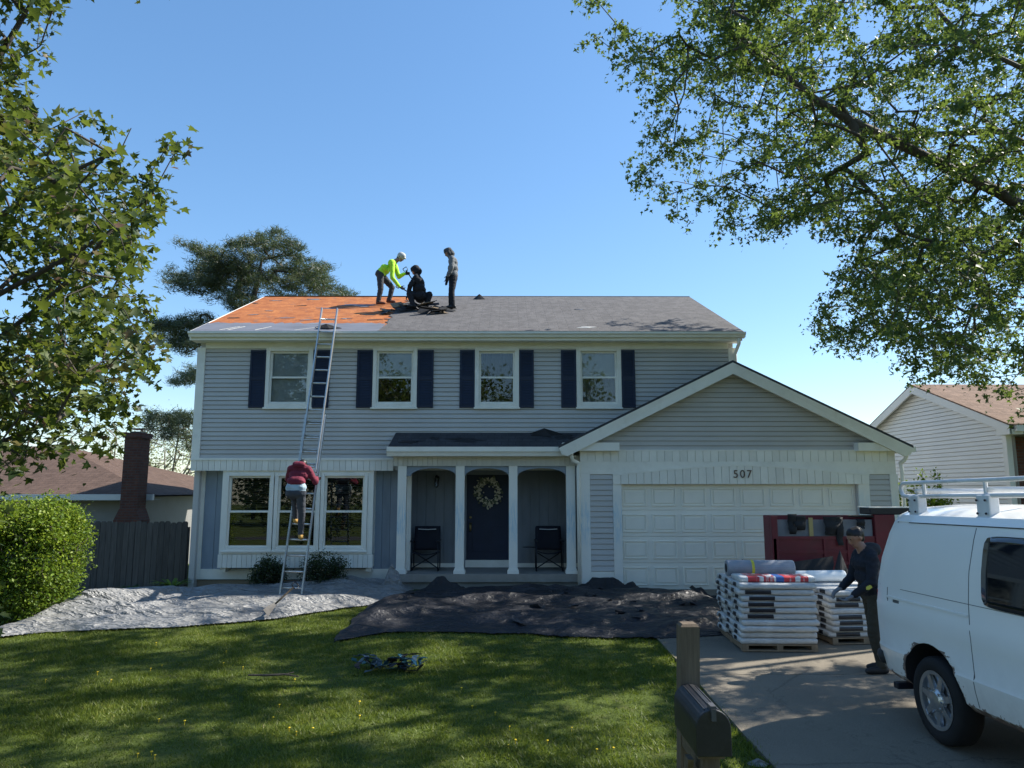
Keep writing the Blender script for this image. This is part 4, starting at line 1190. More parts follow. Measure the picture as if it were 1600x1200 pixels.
def left_neighbour():
    y = 20.5; ez = Zp(100, 774, y); xr = Xp(240, 778, y); xl = xr - 14
    h = tag(empty('low_house', (xr, y, -.3)), 'low white neighbouring house with brown hip roof behind the hedge', 'house')
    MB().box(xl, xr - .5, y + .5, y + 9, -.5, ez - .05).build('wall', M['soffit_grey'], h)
    rz = Zp(60, 697, y + 4.6)
    mb = MB(); a, b = (xl, y, ez), (xr, y, ez); c, d = (xr, y + 9.4, ez), (xl, y + 9.4, ez); r1, r0 = (Xp(100, 702, y + 4.7), y + 4.7, rz), (xl + 3, y + 4.7, rz)
    mb.add([a, b, c, d, r0, r1], [(0, 1, 5, 4), (1, 2, 5), (2, 3, 4, 5), (3, 0, 4), (3, 2, 1, 0)]); mb.build('roof', M['shingle_shaded'], h)
    MB().box(xl, xr + .02, y - .10, y - .005, ez - .13, ez + .03).build('gutter', M['vinyl_white'], h)
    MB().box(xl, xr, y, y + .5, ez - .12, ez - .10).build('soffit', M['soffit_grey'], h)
    y = 19.9
    x0, x1 = Xp(191, 740, y), Xp(217, 740, y); zt = Zp(210, 684, y); zs = Zp(200, 795, y)
    ch = MB(); ch.box(x0, x1, y, y + .5, zs - .05, zt)
    ch.ext([(x0 - .14, y - .02, -.5), (x1 + .12, y - .02, -.5), (x1 + .12, y - .02, zs - .3), (x1, y - .02, zs), (x0, y - .02, zs), (x0 - .14, y - .02, zs - .3)], (0, .55, 0))
    ch.box(x0 - .04, x1 + .04, y - .04, y + .54, zt, zt + .14)
    ch = ch.build('chimney', M['brick'], h)
    mb = MB(); mb.box(x0 + .08, x1 - .08, y + .1, y + .4, zt + .14, zt + .18); mb.box(x0 + .04, x1 - .04, y + .0, y + .5, zt + .24, zt + .26)
    for xx in (x0 + .25, x1 - .15): mb.tube([(xx, y + .35, zt + .18), (xx, y + .35, zt + .27)], .015, 5)
    mb.build('chimney_cap', M['black'], ch)
left_neighbour()

# ------------------------------------------------------------------ tarps and torn felt on the ground
def mat_tarp(name, c1, c2, rough, sheen, bd=.07):
    t = NT(name); v = t.coord(); a = t.noise(v, 2.2, 6, .6); b = t.noise(v, 26, 4)
    cc = t.ramp(a, [(.3, c1), (.7, c2)])
    def crease(vec, sc):
        n_ = t.noise(vec, sc, 3, .5)
        return t.math('POWER', t.math('SUBTRACT', 1.0, t.math('MULTIPLY', t.math('ABSOLUTE', t.math('SUBTRACT', n_, .5)), 4.0)), 2.0)
    h = t.math('ADD', crease(t.coord((.8, 2.0, 1), rot=(0, 0, .4)), 1.6), t.math('MULTIPLY', crease(t.coord((1, 2.4, 1), rot=(0, 0, -.5)), 3.4), .55))
    h = t.math('ADD', h, t.math('MULTIPLY', crease(t.coord((1, 1.5, 1)), 9.0), .18))
    return t.fin(t.bsdf(cc, rough, 0, sheen, h, .9, bd))
M['tarp_white'] = mat_tarp('silver_tarp', (.17, .173, .176), (.27, .268, .262), .38, .5)
M['tarp_black'] = mat_tarp('black_landscape_fabric', (.014, .015, .019), (.026, .026, .030), .5, .35, .032)

def ridged(x, y, s, seed):
    n = noise.noise((x * s, y * s * 2.0, seed)); return (1 - abs(n) * 2.2)

def cloth(name, label, poly_px, mat_, amp, seed, h0=.018, fold=1.0, nx=600, ny=210, sag=None):
    P0 = [PG(*q) for q in poly_px]
    xs = [p.x for p in P0]; ys = [p.y for p in P0]
    X0, X1, Y0, Y1 = min(xs), max(xs), min(ys), max(ys)
    poly = [(p.x, p.y) for p in P0]
    V = np.zeros((ny + 1, nx + 1, 3)); ins = np.zeros((ny + 1, nx + 1), bool)
    gx_, gy_ = np.meshgrid(np.linspace(X0, X1, nx + 1), np.linspace(Y0, Y1, ny + 1))
    # wobble the lookup so the outline is ragged, not polygonal
    jx = np.vectorize(lambda a, b: .12 * noise.noise((a * 1.7, b * 1.7, seed)) + .05 * noise.noise((a * 6, b * 6, seed)))(gx_, gy_)
    ins = inpoly((gx_ + jx).ravel(), (gy_ + jx * .7).ravel(), poly).reshape(gx_.shape)
    em = ins.astype(float); er = ins.copy()
    for k in range(30):
        e2 = er.copy(); e2[1:] &= er[:-1]; e2[:-1] &= er[1:]; e2[:, 1:] &= er[:, :-1]; e2[:, :-1] &= er[:, 1:]; e2[0] = e2[-1] = False; e2[:, 0] = e2[:, -1] = False
        er = e2; em += er
    em = (em / 31) ** .8
    for k in range(26):
        q_ = np.pad(em, 1, mode='edge'); em = (q_[:-2, 1:-1] + q_[2:, 1:-1] + q_[1:-1, :-2] + q_[1:-1, 2:] + 2 * q_[1:-1, 1:-1]) / 6
    def H(a, b, e_):
        w = .25 * noise.noise((a * .7, b * .7, seed + 3))
        u = a + w * 2; v = b + w
        ca, sa = math.cos(.35), math.sin(.35); r1 = max(0, ridged((u * ca + v * sa) * .42, (-u * sa + v * ca) * .95, 1.0, seed)) ** 2; r2 = max(0, ridged(u * .6 + v * .5, v - u * .3, 1.7, seed + 5)) ** 3; r3 = max(0, ridged(u, v, 4.2, seed + 9)) ** 2
        e = .5 + .8 * noise.noise((a * .35, b * .5, seed + 7))
        v1 = noise.voronoi((u * .75 + v * .4, v * 2.4 - u * .25, seed))[0][0]; v2 = noise.voronoi((u * 1.5 - v * 1.2, v * 4.0 + u * .5, seed + 3))[0][0]
        return gz(a, b) + h0 + e_ * (amp * (max(.1, e) * (1.0 * r1 + .45 * r2) + .75 * v1 + .50 * v2) + .012 * noise.noise((a * 7, b * 11, seed)))
    Z = np.vectorize(H)(gx_, gy_, em)
    for k in range(3):
        q_ = np.pad(Z, 1, mode='edge'); Z = (q_[:-2, 1:-1] + q_[2:, 1:-1] + q_[1:-1, :-2] + q_[1:-1, 2:] + q_[:-2, :-2] + q_[2:, 2:] + q_[:-2, 2:] + q_[2:, :-2] + 2 * q_[1:-1, 1:-1]) / 10
    V = np.stack([gx_, gy_, Z], 2).reshape(-1, 3)
    idx = np.arange((ny + 1) * (nx + 1)).reshape(ny + 1, nx + 1)
    c = ins[:-1, :-1] & ins[1:, :-1] & ins[:-1, 1:] & ins[1:, 1:]
    a, b, d, e = idx[:-1, :-1][c], idx[:-1, 1:][c], idx[1:, 1:][c], idx[1:, :-1][c]
    tris = np.concatenate([np.stack([a, b, d], 1), np.stack([a, d, e], 1)])
    used = np.unique(tris); re_ = -np.ones(len(V), int); re_[used] = np.arange(len(used))
    base = Vector(((X0 + X1) / 2, (Y0 + Y1) / 2, 0))
    me_o = np_mesh(name, V[used] - np.array(base), re_[tris], mat_, None, smooth=True)
    me_o.location = base
    so = me_o.modifiers.new('thickness', 'SOLIDIFY'); so.thickness = .006; so.offset = -1
    tag(me_o, label, 'tarp'); return me_o

cloth('silver_tarp', 'crumpled silver white tarp spread along the lawn below the ladder',
      [(-40, 1003), (60, 992), (250, 984), (430, 970), (560, 950), (650, 940), (640, 918), (600, 908), (470, 914), (400, 918), (330, 922), (250, 925), (190, 928), (130, 938), (80, 960), (20, 978), (-40, 990)],
      M['tarp_white'], .16, 2.0)
cloth('black_tarp', 'large black ground cloth heaped in front of the porch and garage',
      [(515, 1006), (600, 992), (700, 990), (830, 994), (950, 1000), (1060, 1000), (1132, 996), (1150, 950), (1100, 932), (1000, 926), (900, 922), (780, 926), (700, 925), (640, 925), (600, 938), (575, 950), (545, 975)],
      M['tarp_black'], .15, 11.0)
def blob_cloth(name, label, p, rx, ry, h, mat_, seed, cat='felt', n=22, group=None):
    mb = MB(); V = []; k = 26
    for j in range(n // 2 + 1):
        t = j / (n // 2)
        for i in range(k):
            an = 2 * math.pi * i / k; rr = 1 - t
            wob = 1 + .35 * noise.noise((math.cos(an) * 1.6, math.sin(an) * 1.6, seed + t * 1.5))
            x, y = p.x + rx * rr * wob * math.cos(an), p.y + ry * rr * wob * math.sin(an)
            z = h * (t ** .8) * (1 + .7 * noise.noise((x * 5, y * 5, seed))) + .05 * h * noise.noise((x * 14, y * 14, seed + 4))
            V.append((x, y, p.z + max(0.004, z)))
    mb.add(V, [(j * k + i, j * k + (i + 1) % k, (j + 1) * k + (i + 1) % k, (j + 1) * k + i) for j in range(n // 2) for i in range(k)] + [tuple(range(k))[::-1]])
    for i in range(len(mb.v)): mb.v[i] = (mb.v[i][0] - p.x, mb.v[i][1] - p.y, mb.v[i][2] - p.z)
    o = mb.build(name, mat_); o.location = p; tag(o, label, cat, group); return o
def gp(px, py, dz=0.0): q = PG(px, py); q.z += dz; return q
blob_cloth('felt_heap', 'tall ragged heap of black roofing felt at the porch step', gp(690, 930), .70, .28, .32, M['felt'], 3)
blob_cloth('felt_heap', 'black felt mound below the garage pilaster', gp(945, 930), .90, .30, .36, M['felt'], 8)
blob_cloth('felt_heap', 'black felt heap against the garage door by the bundles', gp(1085, 938), .55, .24, .24, M['felt'], 15)
blob_cloth('felt_heap', 'small black felt scrap lying on the silver tarp by the hedge', gp(90, 950, .10), .24, .18, .10, M['felt'], 21)
blob_cloth('felt_heap', 'little black scrap on the silver tarp beside the ladder foot', gp(512, 935, .05), .13, .09, .07, M['felt'], 26)
o = blob_cloth('tarp_fold', 'grey tarp corner pulled up against the porch column', gp(612, 926), .28, .22, .58, M['tarp_white'], 31, 'tarp')

# ladder tool, straps, stick, litter on the lawn
def straps():
    c = PG(612, 1048); t = tag(empty('strap_bundle', c), 'tangled blue and black harness straps lying on the lawn', 'straps')
    cols_ = [mat('blue_strap', (.04, .16, .22), .6, .3), M['felt'], mat('grey_strap', (.07, .12, .16), .6, .3)]
    for i in range(26):
        pts = []; a = Vector((random.gauss(0, .16), random.gauss(0, .07), random.uniform(.03, .1)))
        v = Vector((random.uniform(-1, 1), random.uniform(-.6, .6), .2)).normalized()
        for k in range(9):
            pts.append(c + a); v = (v + Vector((random.uniform(-1, 1), random.uniform(-.8, .8), random.uniform(-.8, .8))) * .8).normalized(); a = a + v * .048
            a.z = min(.16, max(.03, a.z)); a.x = max(-.5, min(.5, a.x)); a.y = max(-.22, min(.22, a.y))
        mb = MB(); V = []
        for k, q in enumerate(pts):
            d = (pts[min(k + 1, 8)] - pts[max(k - 1, 0)]).normalized(); s_ = d.cross(Vector((random.uniform(-.3, .3), .3, 1))).normalized() * .032
            V += [q - s_, q + s_, q + s_ + Vector((0, 0, .006)), q - s_ + Vector((0, 0, .006))]
        mb.add(V, [(4 * k + i_, 4 * k + (i_ + 1) % 4, 4 * k + 4 + (i_ + 1) % 4, 4 * k + 4 + i_) for k in range(8) for i_ in range(4)])
        mb.build('strap', cols_[i % 3], t)
straps()
p = PG(428, 1062)
mb = MB(); mb.tube([(-.32, .05, .04), (-.1, 0, .05), (.12, .02, .055), (.30, -.04, .045)], [.012, .016, .014, .008], 6); mb.tube([(.1, .02, .05), (.2, .1, .06)], .008, 5)
o = mb.build('fallen_branch', M['bark']); o.location = p; tag(o, 'short fallen branch lying in the grass', 'branch')
p = PG(1185, 1194)
o = blob_cloth('plastic_bag', 'crumpled pale plastic bag at the driveway edge by the mailbox', p, .09, .07, .06, M['tarp_white'], 44, 'bag')

# ------------------------------------------------------------------ ladder
def ladder():
    b0 = PG(453, 942); b0.z += .02
    topy = EY - .10 + .12; 
    g = P(511, 521, EY - .13); d = (g - b0); top = b0 + d * 1.105
    t = tag(empty('extension_ladder', b0), 'tall aluminium extension ladder leaning on the gutter', 'ladder')
    dn = d.normalized(); sx = Vector((1, 0, 0)) - dn * dn.x; sx.normalize(); nn = sx.cross(dn)   # nn points to the house
    if nn.y < 0: nn = -nn
    W = .205; L = (top - b0).length
    def rail(s_, a, b, off, w):
        A, B = b0 + dn * a + sx * s_ + nn * off, b0 + dn * b + sx * s_ + nn * off
        u, v = sx * .014, nn * .038
        mb = MB(); mb.ext([A - u - v, A + u - v, A + u + v, A - u + v], B - A); mb.build('rail', M['metal'], t, bevel=.004)
    def rungs(a, b, off, w, z0=.25):
        k = a + z0
        while k < b - .05:
            A = b0 + dn * k + nn * off
            MB().tube([A - sx * w, A + sx * w], .019, 8).build('rung', M['metal'], t, smooth=True); k += .305
    for s_ in (-1, 1):
        rail(s_ * W, 0, L * .60, 0, W); rail(s_ * (W - .035), L * .40, L, -.055, W)
        A = b0 + sx * s_ * W; MB().box(-.03, .03, -.06, .06, -.03, .03, M=Matrix.Translation(A)).build('foot', M['black'], t)
    rungs(0, L * .60, 0, W); rungs(L * .40, L, -.055, W - .035, .12)
    return b0, dn, sx, nn, L
LB, LD, LX, LN, LL = ladder()
M['steel'] = mat('dark_worn_steel', (.10, .095, .09), .5, .3, 8, 60, .2, metallic=.6)
def shovel(name, label, a, b, mat_h, blade='fork'):
    a, b = Vector(a), Vector(b); d = (b - a).normalized(); s_ = d.cross(Vector((0, 1, .2))).normalized(); n_ = s_.cross(d)
    t = tag(empty(name, b), label, 'tool')
    MB().tube([a, b], .016, 8).build('shaft', mat_h, t, smooth=True)
    mb = MB(); mb.tube([a - s_ * .055 - d * .10, a - s_ * .055 - d * .02, a, a + s_ * .055 - d * .02, a + s_ * .055 - d * .10, a - s_ * .055 - d * .10], .011, 6); mb.build('grip', M['black'], t, smooth=True)
    mb = MB(); q = b + d * .24; mb.ext([b - s_ * .03, b + s_ * .03, q + s_ * .07, q - s_ * .07], n_ * .006); mb.build('blade', M['steel'], t)
p0 = PG(430, 968)
shovel('roof_shovel', 'roofing shovel leaning by the foot of the ladder', P(458, 918, p0.y + .3), p0 + Vector((0, 0, .26)), M['post'])

# ------------------------------------------------------------------ mailbox
def mailbox():
    y0 = 3.98; f = P(1114.5, 1145, y0)
    z0 = P(1114, 1182, y0).z; z1 = P(1114, 1109, y0).z; w = (P(1141, 1150, y0).x - P(1088, 1150, y0).x) / 2; L = .50
    base = Vector((f.x - .03, y0 + L + .02, gz(f.x, y0)))
    t = tag(empty('mailbox', base), 'black metal mailbox on a weathered wooden post beside the driveway', 'mailbox')
    def arch(yy, k=1.0, dz=0.0):
        pts = [(-w * k, z0 + dz), (w * k, z0 + dz)]
        zc = z1 - w; 
        for i in range(13):
            an = math.pi * i / 12; pts.append((w * k * math.cos(an), zc + w * k * math.sin(an)))
        return [(f.x + a, yy, b) for a, b in pts]
    mb = MB(); mb.ext(arch(y0 + .012), (0, L, 0)); body = mb.build('box', M['mail'], t, bevel=.003)
    mb = MB(); mb.ext(arch(y0 - .012, 1.04), (0, .022, 0)); door = mb.build('door', M['mail'], t, bevel=.005)
    mb = MB(); mb.box(f.x - .014, f.x + .014, y0 - .02, y0 + .05, z1 - .012, z1 + .022); mb.box(f.x - .012, f.x + .012, y0 - .026, y0 - .010, z1 - .05, z1 + .01); mb.build('latch', M['plastic0'], door)
    for xx in (-.4, .0, .4):
        mb = MB(); an = math.asin(xx); X_, Z_ = f.x + w * math.sin(an), z1 - w + w * math.cos(an)
        mb.tube([(X_, y0 + .02, Z_), (X_, y0 + L - .01, Z_)], .005, 5); mb.build('rib', M['mail'], t)
    # post, arm and brace
    pt = P(1076, 974, y0 + L + .06); pw = .056
    mb = MB(); bx = base.x + .0
    top = pt.z
    A = [(-pw, -pw), (pw, -pw), (pw, pw), (-pw, pw)]
    lx = pt.x - bx
    V = [(bx + a, base.y + .06 + b, base.z - .3) for a, b in A] + [(bx + lx + a, base.y + .06 + b, top - .015) for a, b in A] + [(bx + lx + a * .75, base.y + .06 + b * .75, top) for a, b in A]
    mb.add(V, [(3, 2, 1, 0), (8, 9, 10, 11)] + [(4 * r_ + i, 4 * r_ + (i + 1) % 4, 4 * r_ + 4 + (i + 1) % 4, 4 * r_ + 4 + i) for r_ in range(2) for i in range(4)])
    mb.build('post', M['post'], t)
    MB().box(f.x - .07, f.x + .07, y0 + .05, y0 + L + .02, z0 - .03, z0 - .002).build('board', M['post'], t)
    MB().box(f.x - .045, f.x + .045, y0 + .06, y0 + L + .1, z0 - .12, z0 - .032).build('arm', M['post'], t)
    mb = MB(); mb.ext([(f.x - .11, y0 + .10, z0 - .05), (f.x - .11, y0 + .18, z0 - .05), (f.x - .07, y0 + L + .02, z0 - .62), (f.x - .07, y0 + L + .02, z0 - .74)], (.03, 0, 0)); mb.build('brace', M['post'], t)
M['plastic0'] = mat('grey_latch', (.07, .07, .075), .5, .2)
M['mail'] = mat('black_mailbox_enamel', (.016, .017, .021), .42, .35, 6, 40, .12, dirt=(.05, .05, .05))
mailbox()

# ------------------------------------------------------------------ porch things
def camp_chair(px, flip):
    y = CY + .62; base = P(px, 893, y); base.z = PORCHZ
    t = tag(empty('camp_chair', base), ('dark folding camp chair on the porch below the wall lantern' if flip > 0 else 'dark folding camp chair on the porch with a side table, beside the garage wall'), 'chair', 'camp chairs on the porch')
    L = lambda x, yy, z: base + Vector((x * flip, yy, z))
    fr = lambda nm, pts, r_=.014: MB().tube([L(*q) for q in pts], r_, 6).build(nm, M['black'], t, smooth=True)
    for sx in (-.29, .29):
        fr('leg', [(sx, -.24, .02), (sx, -.24, .62)]); fr('leg', [(sx, .22, .02), (sx, .22, .40), (sx * .95, .30, .92)])
        fr('foot_rail', [(sx, -.26, .015), (sx, .26, .015)], .016)
        MB().box(-.035, .035, -.26, .2, -.015, .02, M=Matrix.Translation(L(sx, 0, .64))).build('armrest', M['black'], t, bevel=.01)
    fr('brace', [(-.29, -.2, .06), (.29, .2, .38)]); fr('brace', [(.29, -.2, .06), (-.29, .2, .38)])
    mb = MB(); n = 8; V = []
    for j in range(n + 1):
        for i in range(n + 1):
            u, v = i / n - .5, j / n; V.append(L(u * .54, -.24 + v * .46, .42 - .06 * (1 - (2 * u) ** 2) - .03 * v))
    mb.add(V, [(j * (n + 1) + i, j * (n + 1) + i + 1, (j + 1) * (n + 1) + i + 1, (j + 1) * (n + 1) + i) for j in range(n) for i in range(n)])
    o = mb.build('seat', M['canvas'], t, smooth=True); o.modifiers.new('thickness', 'SOLIDIFY').thickness = .02
    mb = MB(); V = []
    for j in range(n + 1):
        for i in range(n + 1):
            u, v = i / n - .5, j / n; V.append(L(u * .56, .20 + .10 * v + .05 * (1 - (2 * u) ** 2), .42 + v * .52))
    mb.add(V, [(j * (n + 1) + i, j * (n + 1) + i + 1, (j + 1) * (n + 1) + i + 1, (j + 1) * (n + 1) + i) for j in range(n) for i in range(n)])
    o = mb.build('backrest', M['canvas'], t, smooth=True); o.modifiers.new('thickness', 'SOLIDIFY').thickness = .025
    MB().tube([L(-.2, .20, .88), (L(0, .22, .87)), L(.2, .20, .88)], .008, 5).build('piping', M['blind'], t)
    if flip < 0:
        mb = MB(); mb.ell(L(.43, -.02, .50), (.17, .15, .012), None, 16, 4); mb.tube([L(.29, 0, .49), L(.45, 0, .49)], .01, 5); mb.build('side_table', M['black'], t, smooth=True)
M['canvas'] = mat('navy_canvas', (.012, .014, .024), .8, .2, 5, 80, .3)
camp_chair(665, 1); camp_chair(858, -1)

def wreath():
    c = P(763, 769, DY); y = DY - .03; Rr = .245
    t = tag(empty('wreath', (c.x, y, c.z)), 'cream flowered wreath hanging on the black front door', 'wreath')
    mb = MB(); mb.tube([(c.x + Rr * math.cos(a * .2618), y + .02, c.z + Rr * 1.05 * math.sin(a * .2618)) for a in range(25)], .03, 6); mb.build('ring', M['bark'], t)
    mats = [mat('cream_petal', (.58, .52, .37), .7, .25), mat('olive_leaf', (.12, .13, .07), .7, .3)]
    mb = MB()
    for i in range(230):
        a = random.uniform(0, 6.283); r_ = Rr + random.gauss(0, .045); s_ = random.uniform(.014, .034); k = 0 if random.random() < .72 else 1
        q = Vector((c.x + r_ * math.cos(a), y - random.uniform(-.01, .05), c.z + 1.05 * r_ * math.sin(a)))
        Mx = Matrix.Rotation(random.uniform(0, 3), 3, 'Y') @ Matrix.Rotation(random.uniform(-.6, .6), 3, 'X')
        mb.ell(q, (s_, s_ * .4, s_ * (.8 if k == 0 else 1.6)), Mx, 6, 4, k)
    o = mb.build('blossoms', mats, t); o['kind'] = 'stuff'
    mb = MB()
    for sx in (-1, 1): mb.ext([(c.x, y - .03, c.z + .24), (c.x + sx * .14, y - .03, c.z + .34), (c.x + sx * .18, y - .03, c.z + .26), (c.x + sx * .12, y - .03, c.z + .22)], (0, .01, 0))
    mb.build('bow', mat('tan_ribbon', (.28, .27, .19), .7, .1), t)
wreath()
def lantern():
    c = P(683, 752, DY); y = DY - .06
    t = tag(empty('wall_lantern', (c.x, y, c.z)), 'black wall lantern on the dark porch wall', 'lamp')
    mb = MB(); mb.box(c.x - .045, c.x + .045, y + .04, y + .068, c.z - .05, c.z + .12); mb.tube([(c.x, y + .05, c.z + .09), (c.x, y - .02, c.z + .14), (c.x, y - .05, c.z + .11)], .012, 6)
    mb.tube([(c.x, y - .05, c.z + .13), (c.x, y - .05, c.z + .10), (c.x, y - .05, c.z + .08)], [.01, .05, .065], 8); mb.tube([(c.x, y - .05, c.z - .12), (c.x, y - .05, c.z - .14)], [.04, .02], 8)
    for k in range(6): an = k * 1.047; mb.tube([(c.x + .06 * math.cos(an), y - .05 + .06 * math.sin(an), c.z + .08), (c.x + .04 * math.cos(an), y - .05 + .04 * math.sin(an), c.z - .12)], .005, 4)
    mb.build('frame', M['black'], t)
    MB().tube([(c.x, y - .05, c.z + .075), (c.x, y - .05, c.z - .115)], [.052, .034], 8).build('glass', M['glass'], t)
lantern()

# ------------------------------------------------------------------ shingle bundles on pallets
def mat_wrap():
    t = NT('white_bundle_wrap'); v = t.coord(); a = t.noise(t.coord((3, 3, 18)), 3, 5, .6); b = t.noise(v, 30, 4)
    cc = t.ramp(a, [(.3, (.40, .41, .41)), (.7, (.62, .63, .62))])
    sx = t.n('ShaderNodeSeparateXYZ'); t.l(v, sx.inputs[0])
    oi = t.n('ShaderNodeObjectInfo')
    # printed black panel on the left part of each long face and on the ends
    x = t.math('ADD', sx.outputs[0], t.math('MULTIPLY', t.math('SUBTRACT', oi.outputs['Random'], .5), .03))
    f1 = t.math('MULTIPLY', t.math('GREATER_THAN', x, -.41), t.math('LESS_THAN', x, -.06))
    zz = t.math('MULTIPLY', t.math('GREATER_THAN', sx.outputs[2], .012), t.math('LESS_THAN', sx.outputs[2], .067))
    keep = t.math('GREATER_THAN', oi.outputs['Random'], .3)
    ends = t.math('LESS_THAN', sx.outputs[0], -.488)
    yy = t.math('MULTIPLY', t.math('GREATER_THAN', sx.outputs[1], -.02), t.math('LESS_THAN', sx.outputs[1], .13))
    f = t.math('MAXIMUM', t.math('MULTIPLY', t.math('MULTIPLY', f1, zz), keep), t.math('MULTIPLY', t.math('MULTIPLY', ends, yy), zz))
    cc = t.mix(t.math('MULTIPLY', oi.outputs['Random'], .35), cc, (.34, .34, .33)); cc = t.mix(f, cc, (.010, .012, .018))
    return t.fin(t.bsdf(cc, .35, 0, .45, b, .35, .01))
M['wrap'] = mat_wrap()
def mat_topwrap():
    t = NT('red_printed_wrap'); v = t.coord(); sx = t.n('ShaderNodeSeparateXYZ'); t.l(v, sx.inputs[0])
    a = t.noise(t.coord((6, 3, 1)), 2, 5); c = t.ramp(a, [(.42, (.62, .63, .62)), (.5, (.48, .045, .05))])
    red = t.math('MULTIPLY', t.math('GREATER_THAN', sx.outputs[0], -.40), t.math('LESS_THAN', sx.outputs[0], .42))
    cc = t.mix(red, (.62, .63, .62), c)
    bl = t.math('MULTIPLY', t.math('GREATER_THAN', sx.outputs[0], -.02), t.math('LESS_THAN', sx.outputs[0], .09))
    cc = t.mix(bl, cc, (.03, .10, .32))
    return t.fin(t.bsdf(cc, .35, 0, .45, a, .2, .01))
M['topwrap'] = mat_topwrap()
def bundle_mesh(seed, L=1.0, W=.40, H=.079, mat_=None):
    mb = MB(); nx, ny, nz = 18, 7, 3; V = {}; vs = []; fs = []
    def vert(i, j, k):
        key = (i, j, k)
        if key not in V:
            x, y, z = (i / nx - .5) * L, (j / ny - .5) * W, k / nz * H
            ed = min(1, min(i, nx - i) / 1.2) ; r_ = .014 * noise.noise((x * 9, y * 9 + seed, z * 22 + seed * 3))
            if j in (0, ny): y += math.copysign(.012 * math.sin(math.pi * k / nz) + r_, y)
            if i in (0, nx): x += math.copysign(.015 * math.sin(math.pi * k / nz) + r_ * 1.3, x)
            if k == nz: z += -.008 * (abs(y) / W * 2) ** 4 + .006 * noise.noise((x * 6, y * 6, seed))
            if k == 0: z += .004 * (abs(y) / W * 2) ** 4
            V[key] = len(vs); vs.append((x, y, z))
        return V[key]
    for i in range(nx):
        for j in range(ny):
            fs.append((vert(i, j, nz), vert(i + 1, j, nz), vert(i + 1, j + 1, nz), vert(i, j + 1, nz)))
            fs.append((vert(i, j, 0), vert(i, j + 1, 0), vert(i + 1, j + 1, 0), vert(i + 1, j, 0)))
        for k in range(nz):
            fs.append((vert(i, 0, k), vert(i + 1, 0, k), vert(i + 1, 0, k + 1), vert(i, 0, k + 1)))
            fs.append((vert(i, ny, k), vert(i, ny, k + 1), vert(i + 1, ny, k + 1), vert(i + 1, ny, k)))
    for j in range(ny):
        for k in range(nz):
            fs.append((vert(0, j, k), vert(0, j, k + 1), vert(0, j + 1, k + 1), vert(0, j + 1, k)))
            fs.append((vert(nx, j, k), vert(nx, j + 1, k), vert(nx, j + 1, k + 1), vert(nx, j, k + 1)))
    mb.add(vs, fs); o = mb.build('shingle_bundle', mat_ or M['wrap'], smooth=True); return o
BUN = [bundle_mesh(k * 3.7) for k in range(3)]
used_b = [0]
def pallet(c, rot, layers, label_p, label_b, group, top=None):
    Mz = Matrix.Rotation(rot, 3, 'Z')
    t = tag(empty('pallet', c, rot), label_p, 'pallet', 'wooden pallets on the driveway')
    for yy in (-.46, 0, .46): MB().box(yy - .04, yy + .04, -.61, .61, .018, .075).build('runner', M['palletwood'], t, local=True)
    for k in range(7): MB().box(-.50, .50, -.61 + k * .187, -.61 + k * .187 + .10, .075, .092).build('deck_board', M['palletwood'], t, local=True)
    for yy in (-.56, 0, .56): MB().box(-.50, .50, yy - .05, yy + .05, 0.0, .017).build('bottom_board', M['palletwood'], t, local=True)
    H = .0800
    for L in range(layers):
        for j in range(3):
            loc = c + Mz @ Vector((random.uniform(-.028, .028), (j - 1) * .410 + random.uniform(-.010, .010) - (.02 if j == 0 else 0) * random.random(), 0.094 + L * H))
            i = random.randrange(3)
            if used_b[0] < 3 and i == used_b[0]: o = BUN[i]; used_b[0] += 1
            else: o = dup(BUN[i])
            o.location = loc; o.rotation_euler = (0, 0, rot + random.uniform(-.022, .022) + (math.pi if random.random() < .0 else 0))
            tag(o, label_b, 'shingle bundle', group)
    return c + Vector((0, 0, 0.094 + layers * H)), Mz
p1a, p1b = PG(1162, 1023), PG(1283, 1022)
rot1 = -.035
c1 = (p1a + p1b) / 2 + Vector((0, .62, 0)); c1.z = gz(3, c1.y) + .024
top1, Mz1 = pallet(c1, rot1, 10, 'wooden pallet under the stack topped by a grey roll', 'white wrapped shingle bundle in the stack topped by the grey roll', 'shingle bundles in the stack with the roll')
c2 = Vector((c1.x + 1.30, c1.y + .45, gz(3, c1.y + .3) + .024))
top2, Mz2 = pallet(c2, .10, 8, 'wooden pallet under the lower stack the worker reaches for', 'white wrapped shingle bundle in the lower stack beside the worker', 'shingle bundles in the lower stack')
for o in BUN[used_b[0]:]: bpy.data.objects.remove(o)
tb = bundle_mesh(40, mat_=M['topwrap']); tb.name = 'printed_bundle'; tb.location = top1 + Mz1 @ Vector((.03, -.33, 0)); tb.rotation_euler = (0, 0, rot1)
tag(tb, 'red and blue printed shingle bundle lying on top of the stack', 'shingle bundle')
def roll(name, label, a, b, r_, m, band=None):
    a, b = Vector(a), Vector(b); t = tag(empty(name, (a + b) / 2 - Vector((0, 0, r_))), label, 'roll')
    d = (b - a).normalized()
    MB().tube([a, a + d * .012, b - d * .012, b], [r_ * .94, r_, r_, r_ * .94], 24).build('wrap', m, t, smooth=False)
    for e0, e1 in ((a - d * .004, a + d * .01), (b - d * .01, b + d * .004)): MB().tube([e0, e1], r_ * .55, 16).build('core', M['felt'], t)
    if band: MB().tube([a.lerp(b, .36), a.lerp(b, .40)], r_ + .002, 24).build('label_band', band, t)
M['rollgrey'] = mat('grey_underlay_roll', (.27, .29, .33), .4, .2, 4, 40, .15, dirt=(.42, .42, .45))
yel = mat('yellow_band', (.62, .55, .05), .5, .1)
ra = top1 + Mz1 @ Vector((-.50, .10, .125)); rb = top1 + Mz1 @ Vector((.46, .08, .125))
